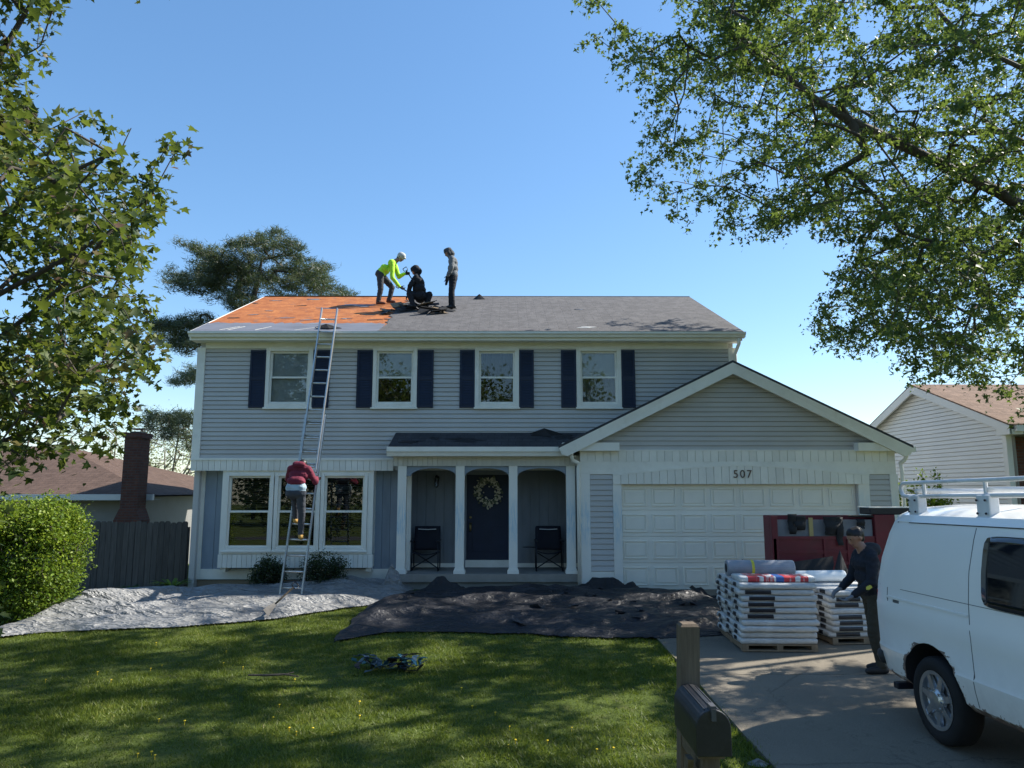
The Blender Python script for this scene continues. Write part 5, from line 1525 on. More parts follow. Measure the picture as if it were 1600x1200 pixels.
roll('underlay_roll', 'grey underlay roll with yellow band lying on the bundle stack', ra, rb, .115, M['rollgrey'], yel)
ra = top2 + Mz2 @ Vector((-.62, .32, .09)); rb = top2 + Mz2 @ Vector((.25, .32, .09))
roll('underlay_roll', 'pale plain underlay roll lying on the lower stack', ra, rb, .085, M['blind'])

# ------------------------------------------------------------------ red dump trailer in front of the garage
M['red'] = mat('worn_red_steel', (.15, .016, .026), .5, .25, 3, 30, .2, dirt=(.09, .03, .03))
M['grey_ply'] = mat('grey_plywood', (.20, .21, .23), .75, .25, 2, 20, .2, dirt=(.33, .35, .36))
M['pine_stake'] = mat('yellow_stake', (.42, .33, .14), .7, .15)
def trailer():
    y = 13.4; X = lambda px: Xp(px, 850, y); Z = lambda py: Zp(1290, py, y)
    x0, x1 = X(1206), X(1400); g = gz(3, y) + .022
    t = tag(empty('dump_trailer', ((x0 + x1) / 2, y, g)), 'red steel dump trailer with grey plywood side extensions before the garage door', 'trailer')
    zt, zm, zb = Z(806), Z(838), Z(905)
    D = .34
    MB().box(x0, x0 + .11, y - .03, y + .08, zb - .25, zt).build('corner_post', M['red'], t, bevel=.008)
    MB().box(X(1368), x1, y - .03, y + .08, zb - .25, zt + .02).build('corner_post', M['red'], t, bevel=.008)
    MB().box(x0 + .11, X(1368), y, y + .03, zb, zm).build('tailgate', M['red'], t)
    for px in (1207, 1285, 1322): MB().box(X(px) + .012, X(px) + .062, y - .03, y - .001, zb + .002, zm - .04).build('gate_rib', M['red'], t)
    for py in (840, 862, 880, 903): MB().box(x0 + .112, X(1366), y - .022, y - .002, Z(py) - .03, Z(py) + .025).build('gate_rail', M['red'], t)
    MB().box(x0 + .12, X(1366), y + .035, y + .055, zm - .1, Z(812)).build('extension_board', M['grey_ply'], t)
    for px in (1269, 1315): MB().box(X(px) - .035, X(px) + .035, y + .0, y + .034, zm - .0, Z(809)).build('stake', M['pine_stake'], t)
    for xx in (x0, x1 - .05): MB().box(xx, xx + .05, y + .08, y + D, zb, zt - .02).build('side_wall', M['red'], t)
    MB().box(x0, x1, y + D, y + D + .05, zb, zt).build('front_wall', M['red'], t)
    MB().box(x0, x1, y + .03, y + D, zb - .08, zb).build('bed', M['red'], t)
    MB().box(X(1362), x1 + .5, y - .02, y + .4, zt + .02, zt + .14).build('tarp_box', M['black'], t, bevel=.015)
    MB().box(X(1360), x1 + .52, y - .04, y + .42, zt + .14, zt + .155).build('box_lid', M['white'], t)
    MB().tube([(X(1327), y - .02, Z(806)), (X(1366), y - .02, Z(807))], .018, 6).build('tarp_bar', M['black'], t)
    for xx in (x0 + .12, x1 - .32):
        w = MB(); w.tube([(xx, y + .38, g + .33), (xx + .2, y + .38, g + .33)], .33, 24); w.build('wheel', M['tyre'], t, smooth=False)
    MB().box(x0 + .1, x1 - .1, y + .1, y + D, zb - .2, zb - .085).build('chassis', M['black'], t)
    # torn felt hanging over the boards
    for px, w_, a, b, s_ in ((1238, .16, 803, 834, 1), (1250, .22, 806, 828, 2), (1300, .30, 807, 836, 3), (1312, .12, 808, 852, 4), (1345, .16, 811, 826, 5)):
        mb = MB(); n = 8; V = []
        for k in range(n + 1):
            z = Z(a) + (Z(b) - Z(a)) * k / n; off = -.045 - .02 * math.sin(k * 1.1 + s_)
            for u in (-.5, 0, .5): V.append((X(px) + u * w_ * (1 - .25 * k / n) + .03 * noise.noise((k * .6, u, s_)), y + off + .015 * noise.noise((u * 4, k, s_)), z))
        mb.add(V, [(3 * k + i, 3 * k + i + 1, 3 * k + 4 + i, 3 * k + 3 + i) for k in range(n) for i in range(2)])
        o = mb.build('hanging_felt', M['felt'], t, smooth=True); o.modifiers.new('thickness', 'SOLIDIFY').thickness = .008
M['tyre'] = mat('tyre_rubber', (.012, .012, .013), .8, .25, 6, 50, .3)
trailer()
def felt_pile():
    # slabs of torn shingle leaning between trailer and bundles
    for i, (px, py, y, w, h, a, lab) in enumerate(((1262, 890, 12.9, .62, .55, .35, 'torn black shingle sheet leaning on the red trailer gate'), (1240, 895, 12.7, .5, .3, -.5, 'short black shingle sheet lying low against the red trailer'),
                                                  (1290, 900, 12.6, .55, .5, .0, 'rounded black shingle heap behind the grey roll'))):
        p = P(px, py, y); g = gz(3, y) + .022
        if i < 2:
            mb = MB(); n = 7
            V = []
            for k in range(n + 1):
                t_ = k / n
                for u in (-.5, .5): V.append((u * w + a * t_ * .5 + .05 * noise.noise((k * .9, u, i)), t_ * .45 + .03 * noise.noise((k, u * 3, i + 3)), (p.z - g + h * .3) * t_ * (1 + .1 * u)))
            mb.add(V, [(2 * k, 2 * k + 1, 2 * k + 3, 2 * k + 2) for k in range(n)])
            o = mb.build('shingle_sheet', M['felt']); o.location = (p.x, y - .3, g); o.modifiers.new('thickness', 'SOLIDIFY').thickness = .02; tag(o, lab, 'shingle sheet', 'torn shingles by the trailer')
        else:
            blob_cloth('felt_heap', lab, Vector((p.x, y - .6, g)), .55, .35, 1.0, M['felt'], 51)
felt_pile()

# ------------------------------------------------------------------ white work van
def mat_van():
    t = NT('white_van_paint'); v = t.coord(); sx = t.n('ShaderNodeSeparateXYZ'); t.l(v, sx.inputs[0])
    a = t.noise(v, 1.3, 5); d = t.noise(v, 9, 7, .7)
    cc = t.mix(a, (.80, .79, .75), (.87, .86, .82))
    # road grime low on the body
    mr = t.n('ShaderNodeMapRange'); mr.inputs[1].default_value = 1.0; mr.inputs[2].default_value = .42; t.l(sx.outputs[2], mr.inputs[0])
    cc = t.mix(t.math('MULTIPLY', t.math('MULTIPLY', mr.outputs[0], .55), d), cc, (.36, .34, .31))
    # rust around the arches and along the sill
    dy = sx.outputs[1]; dz = t.math('SUBTRACT', sx.outputs[2], .40)
    dist = t.math('SQRT', t.math('ADD', t.math('MULTIPLY', dy, dy), t.math('MULTIPLY', dz, dz)))
    ring = t.math('LESS_THAN', t.math('ADD', dist, t.math('MULTIPLY', t.math('SUBTRACT', d, .5), .34)), .475)
    low = t.math('LESS_THAN', t.math('ADD', sx.outputs[2], t.math('MULTIPLY', t.math('SUBTRACT', d, .5), .42)), .46)
    up = t.math('LESS_THAN', sx.outputs[2], .83)
    rust = t.math('MULTIPLY', t.math('MAXIMUM', ring, low), up)
    cc = t.mix(t.math('MULTIPLY', rust, .9), cc, t.ramp(d, [(.35, (.045, .022, .014)), (.65, (.22, .11, .06))]))
    rr = t.n('ShaderNodeMapRange'); rr.inputs[3].default_value = .22; rr.inputs[4].default_value = .85; t.l(rust, rr.inputs[0])
    b = t.bsdf(cc, rr.outputs[0], 0, .5); t.b.inputs['Coat Weight'].default_value = .25; t.b.inputs['Coat Roughness'].default_value = .06
    return t.fin(b)
M['van'] = mat_van()
M['seam'] = mat('dark_seam', (.10, .105, .11), .7, .1)
M['van_glass'] = mat('van_dark_glass', (.006, .008, .012), .04, .1, 2, 5, 0, spec=.9)
M['chrome'] = mat('wheel_alloy', (.55, .56, .57), .28, .1, 8, 40, .05, metallic=.9)
M['rack'] = mat('white_rack_paint', (.66, .67, .67), .45, .12, 5, 40, .15, dirt=(.42, .40, .37))
M['plastic'] = mat('dark_bumper', (.03, .031, .033), .6, .2)

PROF = [(.40, .90), (.46, .965), (.60, .992), (.68, 1.0), (.71, .985), (.95, .99), (1.10, .992), (1.125, .984), (1.30, .972), (1.55, .938), (1.80, .882), (1.92, .845), (1.985, .80), (2.03, .70), (2.065, .48), (2.085, .2), (2.09, 0)]
def prof_x(z):
    for (a, xa), (b, xb) in zip(PROF[:-1], PROF[1:]):
        if a <= z <= b: return xa + (xb - xa) * (z - a) / (b - a)
    return PROF[-1][1]
def van_y(y, z):
    k = max(0, min(1, (y + .1) / 1.1))
    return y - k * .30 * max(0, (z - 1.0) / 1.05) ** 2 - k * .05 * max(0, (.75 - z) / .35)
def van_w(y):
    if y > .4: return 1 - .085 * ((y - .4) / .62) ** 2.4
    if y < -3.3: return 1 - .12 * ((-3.3 - y) / 1.1) ** 2
    return 1.0
def ztop(y):
    if y > -2.35: return 2.09
    if y > -3.35: return 2.09 - (-2.35 - y) / 1.0 * .90
    return 1.19 - (-3.35 - y) * .16
def van():
    axle = PG(1460, 1167); axle.z = gz(3, axle.y) + .022
    o0 = Vector((axle.x + 1.0, axle.y, axle.z))
    t = tag(empty('cargo_van', o0), 'white cargo van with roof rack and rusty rear wheel arch in the driveway', 'van')
    t.rotation_euler = (R(-.95), 0, R(1.2))
    ys = [1.02, 1.0, .93, .82, .64, .4, 0, -.5, -1, -1.5, -2, -2.35, -2.6, -2.85, -3.1, -3.35, -3.6, -3.9, -4.2, -4.4]
    mb = MB(); V = []; half = [(x, z) for z, x in PROF]; ring = [(-x, z) for x, z in half] + [(x, z) for x, z in half[::-1][1:]]
    n = len(ring)
    for y in ys:
        zt = ztop(y); w = van_w(y)
        for x, z in ring:
            z2 = z if zt > 2.0 else (z if z < .7 else .7 + (z - .7) * (zt - .7) / 1.39)
            xx = x * w
            if zt < 2.0 and z > 1.15: xx = math.copysign(min(abs(x) * w + (2.09 - zt) * .10 * (abs(x) > .4), .97 * w), x) if x else 0
            V.append((xx, van_y(y, z2), z2))
    fs = []
    for i in range(len(ys) - 1):
        for k in range(n - 1): fs.append((i * n + k, i * n + k + 1, (i + 1) * n + k + 1, (i + 1) * n + k))
        fs.append((i * n + n - 1, i * n, (i + 1) * n, (i + 1) * n + n - 1))
    fs.append(tuple(range(n))[::-1]); fs.append(tuple((len(ys) - 1) * n + k for k in range(n)))
    mb.add(V, fs); body = mb.build('body', M['van'], t, local=True, smooth=True)
    import bmesh
    bm = bmesh.new(); bm.from_mesh(body.data); bmesh.ops.recalc_face_normals(bm, faces=bm.faces); bm.to_mesh(body.data); bm.free()
    # wheel wells
    cut = MB()
    for y in (0, -3.5):
        for sx in (-1, 1):
            cut.tube([(sx * .55, y, .40), (sx * 1.3, y, .40)], .455, 40)
    cutter = cut.build('well_cutter', M['felt'], t, local=True)
    bm = bmesh.new(); bm.from_mesh(cutter.data); bmesh.ops.recalc_face_normals(bm, faces=bm.faces); bm.to_mesh(cutter.data); bm.free()
    bo = body.modifiers.new('wells', 'BOOLEAN'); bo.operation = 'DIFFERENCE'; bo.object = cutter; bo.solver = 'EXACT'; bo.material_mode = 'TRANSFER'
    bpy.context.view_layer.update()
    dg = bpy.context.evaluated_depsgraph_get(); me = bpy.data.meshes.new_from_object(body.evaluated_get(dg))
    body.modifiers.clear(); body.data = me; bpy.data.objects.remove(cutter)
    try:
        me.set_sharp_from_angle(angle=R(28))
    except Exception: pass
    side = lambda y, z, off=.0: Vector((-(prof_x(z) * van_w(y) + off), van_y(y, z), z))
    def strip(name, pts, w, m, off=.0015, parent=t):
        """thin strip lying on the near flank: pts (y, z)"""
        mb = MB(); V = []; fine = []
        for (a, b) in zip(pts[:-1], pts[1:]):
            for k in range(8): fine.append((a[0] + (b[0] - a[0]) * k / 8, a[1] + (b[1] - a[1]) * k / 8))
        fine.append(pts[-1])
        for k, (y, z) in enumerate(fine):
            y2, z2 = fine[min(k + 1, len(fine) - 1)]; y1, z1 = fine[max(k - 1, 0)]
            d = Vector((y2 - y1, z2 - z1)).normalized(); nx_, nz_ = -d.y * w, d.x * w
            V += [side(y - nx_, z - nz_, off), side(y + nx_, z + nz_, off), side(y + nx_, z + nz_, -.01), side(y - nx_, z - nz_, -.01)]
        mb.add(V, [(4 * k + i, 4 * k + (i + 1) % 4, 4 * k + 4 + (i + 1) % 4, 4 * k + 4 + i) for k in range(len(fine) - 1) for i in range(4)])
        return mb.build(name, m, parent, local=True)
    strip('door_seam', [(-.62, .47), (-.62, 1.0), (-.60, 1.5), (-.62, 1.90)], .004, M['seam'])
    strip('door_seam', [(-2.0, .47), (-2.0, 1.0), (-1.98, 1.5), (-2.0, 1.90)], .004, M['seam'])
    strip('belt_seam', [(.93, 1.28), (-3.2, 1.28)], .0025, M['seam'])
    strip('door_track', [(.70, 1.155), (-.60, 1.155)], .014, M['seam'], -.001)
    strip('track_lip', [(.72, 1.185), (-.60, 1.185)], .010, M['van'], .006)
    strip('fuel_flap', [(.70, 1.16), (.70, 1.275)], .003, M['seam'])
    strip('drip_rail', [(.86, 1.93), (-2.3, 1.93)], .010, M['van'], .014)
    strip('drip_shadow', [(.86, 1.915), (-2.3, 1.915)], .005, M['seam'], .003)
    # side window
    def panel(name, y0, y1, z0, z1, m, off, rad=.07):
        mb = MB(); V = []; nu, nv = 14, 10
        for j in range(nv + 1):
            for i in range(nu + 1):
                u, v = i / nu, j / nv
                # rounded corners by a superellipse squeeze
                a, b = 2 * u - 1, 2 * v - 1
                s_ = 1 - .07 * (abs(a) ** 6) * (abs(b) ** 6)
                y = (y0 + y1) / 2 + (y1 - y0) / 2 * a * s_; z = (z0 + z1) / 2 + (z1 - z0) / 2 * b * s_
                V.append(side(y + .05 * (z - z0), z, off))
        mb.add(V, [(j * (nu + 1) + i, j * (nu + 1) + i + 1, (j + 1) * (nu + 1) + i + 1, (j + 1) * (nu + 1) + i) for j in range(nv) for i in range(nu)])
        o = mb.build(name, m, t, local=True, smooth=True); o.modifiers.new('thickness', 'SOLIDIFY').thickness = .006; return o
    panel('window', -1.90, -.78, 1.285, 1.845, M['van_glass'], .004)
    panel('window', -2.95, -2.12, 1.31, 1.78, M['van_glass'], .004)
    # windscreen, bumpers, lamps
    mb = MB(); mb.add([(-.80, -2.42, 2.02), (.80, -2.42, 2.02), (.86, -3.28, 1.27), (-.86, -3.28, 1.27)], [(0, 1, 2, 3)]); o = mb.build('windscreen', M['van_glass'], t, local=True); o.location.z = .03
    mb = MB(); mb.tube([(-.90, .90, .56), (-.87, 1.03, .56), (-.6, 1.10, .56), (.6, 1.10, .56), (.87, 1.03, .56), (.90, .90, .56)], .075, 8); mb.build('rear_bumper', M['plastic'], t, local=True, smooth=True)
    MB().box(-.95, .95, -4.52, -4.38, .42, .66).build('front_bumper', M['plastic'], t, local=True, bevel=.03)
    for sx in (-1, 1):
        MB().box(sx * .62 - .2, sx * .62 + .2, -4.44, -4.36, .78, .98).build('headlight', M['chrome'], t, local=True, bevel=.02)
        mb = MB(); mb.box(sx * .86 - .04, sx * .86 + .04, .93, 1.022, .84, 1.22); mb.build('tail_light', M['taillight'], t, local=True, bevel=.01)
    MB().box(-1.02, -.72, .52, .60, .34, .40).build('step_bar', M['black'], t, local=True, bevel=.01)
    # wheels
    def wheel(sx, y, r_=.372, w=.235):
        wh = empty('wheel', (sx * .86, y, r_ + .002)); wh.parent = t
        prof = [(-w / 2 + .02, r_ * .66), (-w / 2, r_ * .78), (-w / 2 + .012, r_ * .93), (-w / 2 + .04, r_ * .99), (0, r_), (w / 2 - .04, r_ * .99), (w / 2 - .012, r_ * .93), (w / 2, r_ * .78), (w / 2 - .02, r_ * .66)]
        mb = MB(); n = 48
        V = [(a * -sx * -1, math.cos(2 * math.pi * k / n) * b, math.sin(2 * math.pi * k / n) * b) for k in range(n) for a, b in prof]; m_ = len(prof)
        mb.add(V, [(k * m_ + i, k * m_ + i + 1, ((k + 1) % n) * m_ + i + 1, ((k + 1) % n) * m_ + i) for k in range(n) for i in range(m_ - 1)])
        mb.build('tyre', M['tyre'], wh, local=True, smooth=True)
        o_ = sx * (w / 2 - .02)
        mb = MB(); R1, R2 = r_ * .67, r_ * .58
        ring = lambda rr, xx: [(xx, math.cos(2 * math.pi * k / n) * rr, math.sin(2 * math.pi * k / n) * rr) for k in range(n)]
        V = ring(R1, o_ + sx * .008) + ring(R2, o_ + sx * .004) + ring(R2 * .97, o_ - sx * .04) + ring(.0 + .01, o_ - sx * .05)
        mb.add(V, [(a * n + k, a * n + (k + 1) % n, (a + 1) * n + (k + 1) % n, (a + 1) * n + k) for a in range(3) for k in range(n)])
        for k in range(7):
            an = k * 2 * math.pi / 7 + .2; c, s_ = math.cos(an), math.sin(an)
            for da in (0,):
                q = lambda rr, off: (o_, c * rr - s_ * off, s_ * rr + c * off)
                A, B, C_, D_ = q(.085, -.034), q(.085, .034), q(R2 * 1.01, .022), q(R2 * 1.01, -.022)
                ins = -sx * .03
                mb.add([A, B, C_, D_] + [(x + ins, y_, z_) for x, y_, z_ in (A, B, C_, D_)], [(0, 1, 2, 3), (0, 4, 5, 1), (1, 5, 6, 2), (3, 2, 6, 7), (0, 3, 7, 4)])
        mb.tube([(o_ - sx * .03, 0, 0), (o_ + sx * .004, 0, 0), (o_ + sx * .022, 0, 0), (o_ + sx * .03, 0, 0)], [.105, .10, .07, .02], 24)
        for k in range(8):
            an = k * math.pi / 4; mb.tube([(o_, .085 * math.cos(an), .085 * math.sin(an)), (o_ + sx * .018, .085 * math.cos(an), .085 * math.sin(an))], .012, 6)
        mb.build('rim', M['chrome'], wh, local=True)
        return wh
    for y in (0, -3.5):
        for sx in (-1, 1): wheel(sx, y)
    MB().box(-.55, .55, -4.0, 1.1, .30, .45).build('chassis', M['black'], t, local=True)
    # ladder rack
    for sx in (-1, 1):
        x = sx * .74; zl, zu = 2.17, 2.30
        pts = [(x, -2.2, zl), (x, .62, zl)] + [(x, .62 + .065 * math.sin(a), (zl + zu) / 2 - .065 * math.cos(a)) for a in (.5, 1, 1.57, 2.1, 2.6)] + [(x, .62, zu), (x, -2.2, zu)]
        MB().tube(pts, .021, 8).build('rack_rail', M['rack'], t, local=True, smooth=True)
        for y in (.0, -.9, -1.8): MB().tube([(x, y + .28, zl), (x, y + .28, zu)], .018, 6).build('rack_strut', M['rack'], t, local=True)
        for y in (.42, -.62, -1.7):
            mb = MB(); mb.box(x - .04, x + .05, y - .085, y + .085, 1.965 if abs(x) > .7 else 2.0, 2.175); foot = mb.build('rack_foot', M['rack'], t, local=True, bevel=.01)
            mb = MB()
            for dy in (-.055, .055):
                for z in (2.02, 2.13): mb.tube([(x + sx * .05, y + dy, z), (x + sx * .06, y + dy, z)], .010, 6)
            mb.build('bolts', M['black'], foot, local=True)
    for y in (.42, -.62, -1.7): MB().tube([(-.74, y, 2.22), (.74, y, 2.22)], .024, 8).build('rack_crossbar', M['rack'], t, local=True, smooth=True)
M['taillight'] = mat('red_lens', (.25, .012, .012), .25, .1)
van()

# ------------------------------------------------------------------ people: one continuous skin per figure
def capsule(mb, a, b, ra, rb, n=12):
    a, b = Vector(a), Vector(b); d = b - a
    if d.length < 1e-5: mb.ell(a, (ra,) * 3, None, 12, 8); return
    t = d.normalized(); pts = []; rad = []
    for k in range(4): an = math.pi / 2 * k / 3; pts.append(a - t * ra * math.cos(an)); rad.append(max(.001, ra * math.sin(an)))
    for k in range(4): an = math.pi / 2 * (1 - k / 3); pts.append(b + t * rb * math.cos(an)); rad.append(max(.001, rb * math.sin(an)))
    mb.tube(pts, rad, n)

class Figure:
    def __init__(s): s.mb = MB(); s.tags = []
    def limb(s, a, b, ra, rb, tag_, pri=0):
        capsule(s.mb, a, b, ra, rb); s.tags.append((Vector(a), Vector(b), ra, rb, tag_, pri))
    def chain(s, pts, rad, tag_):
        for i in range(len(pts) - 1): s.limb(pts[i], pts[i + 1], rad[i], rad[i + 1], tag_)
    def hand(s, w, d, side_, tag_='skin', curl=.5, scale=1.0):
        """palm, four unequal fingers and a thumb; d = pointing direction, side_ = towards the thumb"""
        w, d = Vector(w), Vector(d).normalized(); s_ = Vector(side_); s_ = (s_ - d * s_.dot(d)).normalized(); nrm = d.cross(s_)
        k = scale
        for o in (-.026, -.009, .009, .026): s.limb(w + s_ * o * k * .7, w + d * .085 * k + s_ * o * k, .017 * k, .014 * k, tag_)
        for i, (o, L) in enumerate(((.029, .072), (.010, .082), (-.010, .076), (-.029, .060))):
            a = w + d * .088 * k + s_ * o * k; c1 = (d * math.cos(curl) + nrm * math.sin(curl)); c2 = (d * math.cos(curl * 2.1) + nrm * math.sin(curl * 2.1))
            b = a + c1 * L * .55 * k; s.limb(a, b, .0095 * k, .009 * k, tag_); s.limb(b, b + c2 * L * .5 * k, .009 * k, .0075 * k, tag_)
        a = w + d * .025 * k + s_ * .032 * k; b = a + (d * .6 + s_ * .75 + nrm * .3).normalized() * .045 * k
        s.limb(a, b, .013 * k, .011 * k, tag_); s.limb(b, b + (d * .9 + s_ * .2 + nrm * .4).normalized() * .034 * k, .011 * k, .009 * k, tag_)
    def head(s, c, fwd, up, hair=None, k=1.0, hood=None, cap=None):
        c, f = Vector(c), Vector(fwd).normalized(); u = Vector(up); u = (u - f * u.dot(f)).normalized(); r_ = f.cross(u)
        Q = lambda a, b, d: c + (f * a + u * b + r_ * d) * k
        s.limb(Q(-.015, .035, 0), Q(.02, .03, 0), .088 * k, .083 * k, 'skin'); s.limb(Q(.035, -.02, 0), Q(.045, -.065, 0), .062 * k, .045 * k, 'skin')
        s.limb(Q(.095, .015, 0), Q(.108, -.018, 0), .012 * k, .016 * k, 'skin', .004)                    # nose
        for e in (-1, 1):
            s.limb(Q(-.005, .01, e * .083), Q(-.01, -.02, e * .083), .016 * k, .012 * k, 'skin')            # ear
            s.limb(Q(.086, .022, e * .032), Q(.088, .022, e * .034), .009 * k, .009 * k, 'eye', .004)
        s.limb(Q(.088, -.052, -.018), Q(.088, -.052, .018), .010 * k, .010 * k, 'lip', .006)
        if hair: 
            s.limb(Q(-.03, .052, 0), Q(.012, .066, 0), .092 * k, .080 * k, hair); s.limb(Q(-.045, .0, 0), Q(-.05, -.03, 0), .072 * k, .05 * k, hair)
            for e in (-1, 1): s.limb(Q(-.02, .04, e * .05), Q(.03, .06, e * .05), .045 * k, .035 * k, hair)
        if cap:
            s.limb(Q(-.02, .06, 0), Q(.02, .065, 0), .100 * k, .096 * k, cap, .01); s.limb(Q(.06, .055, 0), Q(.135, .05, 0), .05 * k, .022 * k, cap)
            for e in (-1, 1): s.limb(Q(.06, .05, e * .035), Q(.12, .048, e * .03), .03 * k, .015 * k, cap)
        if hood:
            s.limb(Q(-.035, .05, 0), Q(.015, .075, 0), .105 * k, .085 * k, hood, .012); s.limb(Q(-.05, -.05, 0), Q(-.04, .0, 0), .10 * k, .10 * k, hood)
            for e in (-1, 1): s.limb(Q(-.0, .05, e * .07), Q(.0, -.06, e * .075), .04 * k, .04 * k, hood, .008)
    def build(s, name, label, base, mats, voxel=.011, wrinkle=.004):
        mb = s.mb; V0 = [(a - base.x, b - base.y, c - base.z) for a, b, c in mb.v]
        me = bpy.data.meshes.new(name); me.from_pydata(V0, [], mb.f); tmp = bpy.data.objects.new('figure_draft', me); col.objects.link(tmp)
        rm = tmp.modifiers.new('r', 'REMESH'); rm.mode = 'VOXEL'; rm.voxel_size = voxel; rm.adaptivity = 0
        sm = tmp.modifiers.new('s', 'SMOOTH'); sm.factor = .5; sm.iterations = 2
        bpy.context.view_layer.update(); dg = bpy.context.evaluated_depsgraph_get(); me2 = bpy.data.meshes.new_from_object(tmp.evaluated_get(dg)); bpy.data.objects.remove(tmp)
        n = len(me2.vertices); co = np.zeros(n * 3, np.float32); me2.vertices.foreach_get('co', co); co = co.reshape(-1, 3)
        nf = len(me2.polygons); ce = np.zeros(nf * 3, np.float32); me2.polygons.foreach_get('center', ce); ce = ce.reshape(-1, 3) + np.array(base)
        names = list(mats.keys())
        def sdf(pts):
            best = np.full(len(pts), 1e9); lab = np.zeros(len(pts), int)
            for a, b, ra, rb, tg, pri in s.tags:
                a_, b_ = np.array(a), np.array(b); d = b_ - a_; L2 = max(1e-9, d @ d); t_ = (((pts - a_) @ d) / L2).clip(0, 1)
                dist = np.linalg.norm(pts - a_ - t_[:, None] * d, axis=1) - (ra + (rb - ra) * t_) - pri
                m_ = dist < best; best[m_] = dist[m_]; lab[m_] = names.index(tg)
            return lab
        lab = sdf(ce); vl = sdf(co + np.array(base))
        nr = np.zeros(n * 3, np.float32); me2.vertices.foreach_get('normal', nr); nr = nr.reshape(-1, 3)
        cloth_ = np.array([0 if k in ('skin', 'eye', 'lip', 'hair', 'boot', 'shoe', 'cap', 'glove') else 1 for k in names])[vl]
        w = np.array([noise.noise((p[0] * 13, p[1] * 13, p[2] * 22)) + .6 * noise.noise((p[0] * 30, p[1] * 30, p[2] * 38)) for p in co])
        co = co + nr * (w * wrinkle * 1.6 * cloth_)[:, None]
        me2.vertices.foreach_set('co', co.astype(np.float32).ravel())
        me2.materials.clear()
        for k in names: me2.materials.append(mats[k])
        me2.polygons.foreach_set('material_index', lab.astype(np.int32)); me2.polygons.foreach_set('use_smooth', np.ones(nf, bool)); me2.update()
        o = bpy.data.objects.new(name, me2); col.objects.link(o); o.location = base
        return tag(o, label, 'person')

C_ = {}
def cm(n, c, r_=.85, v=.2): 
    if n not in C_: C_[n] = mat(n, c, r_, v, 6, 70, .3, .003)
    return C_[n]
skin = cm('skin_tone', (.30, .165, .11), .5, .1); skin_d = cm('skin_tone_tan', (.20, .105, .07), .5, .1); hair = cm('black_hair', (.008, .007, .007), .5); eye = cm('eye_dark', (.01, .008, .008), .2); lip = cm('lip', (.22, .09, .075), .5)
base_m = lambda **k: dict(skin=skin, hair=hair, eye=eye, lip=lip, **k)

def body(F_, hip, chest, neck, top='top', legs='legs', w=.17, belly=.125):
    """trunk from pelvis to neck"""
    hip, chest, neck = Vector(hip), Vector(chest), Vector(neck)
    return hip, chest, neck

# --- man at the bundles on the driveway, turned to his right-hand stack (faces -x), near side towards the camera
def driveway_man():
    b = PG(1364, 1052); b.z = gz(3, b.y) + .022
    F_ = Figure(); V = lambda x, y, z: b + Vector((x, y, z))
    hipL, hipR = V(.06, -.10, .88), V(.08, .10, .88)
    F_.chain([hipL, V(-.01, -.11, .48), V(.06, -.12, .09)], [.105, .075, .060], 'legs'); F_.chain([hipR, V(.10, .10, .48), V(.18, .10, .09)], [.105, .075, .060], 'legs')
    F_.limb(V(.07, -.07, .90), V(.07, .07, .90), .125, .125, 'legs')
    for x, y in ((.06, -.12), (.18, .10)):
        F_.limb(V(x + .03, y, .045), V(x - .13, y - .01, .04), .048, .042, 'shoe'); F_.limb(V(x - .13, y - .01, .035), V(x - .18, y - .01, .035), .042, .034, 'shoe'); F_.limb(V(x, y, .10), V(x, y, .05), .055, .05, 'shoe')
    # torso, slightly stooped to the left
    F_.limb(V(.05, -.06, .98), V(.05, .06, .98), .135, .135, 'top'); F_.limb(V(.02, -.07, 1.12), V(.02, .07, 1.12), .135, .135, 'top'); F_.limb(V(.0, -.10, 1.28), V(.0, .10, 1.28), .125, .125, 'top')
    F_.limb(V(.0, -.14, 1.38), V(.0, .14, 1.38), .085, .085, 'top'); F_.limb(V(-.02, 0, 1.42), V(-.06, 0, 1.50), .07, .06, 'skin')
    F_.limb(V(.085, -.06, 1.45), V(.085, .06, 1.45), .085, .085, 'hood'); F_.limb(V(.02, -.09, 1.44), V(.02, .09, 1.44), .055, .055, 'hood')
    # near arm reaches down to the stack, far arm too
    F_.chain([V(-.01, -.19, 1.36), V(-.06, -.25, 1.08), V(-.24, -.18, .93)], [.075, .062, .047], 'top'); F_.limb(V(-.10, -.275, 1.035), V(-.125, -.262, 1.02), .016, .016, 'stripe', .012)
    F_.hand(V(-.26, -.17, .92), (-.8, .1, -.6), (0, -1, .1), 'glove', .55, 1.1)
    F_.chain([V(-.01, .18, 1.36), V(-.06, .25, 1.10), V(-.22, .20, .97)], [.075, .062, .047], 'top'); F_.hand(V(-.24, .20, .96), (-.8, 0, -.5), (0, 1, .1), 'glove', .5, 1.1)
    F_.head(V(-.10, 0, 1.585), (-.88, -.10, -.40), (-.3, 0, 1), 'hair')
    F_.build('person', 'man in dark hooded jacket and olive trousers bending to the bundle stack', b,
             base_m(top=cm('navy_jacket', (.010, .014, .024)), legs=cm('olive_trousers', (.040, .038, .028)), shoe=cm('dark_shoe', (.016, .016, .018), .6), hood=cm('charcoal_hood', (.030, .030, .036)), stripe=cm('reflective_yellow', (.55, .60, .12), .5), glove=cm('grey_glove', (.17, .18, .20))), .010)
driveway_man()

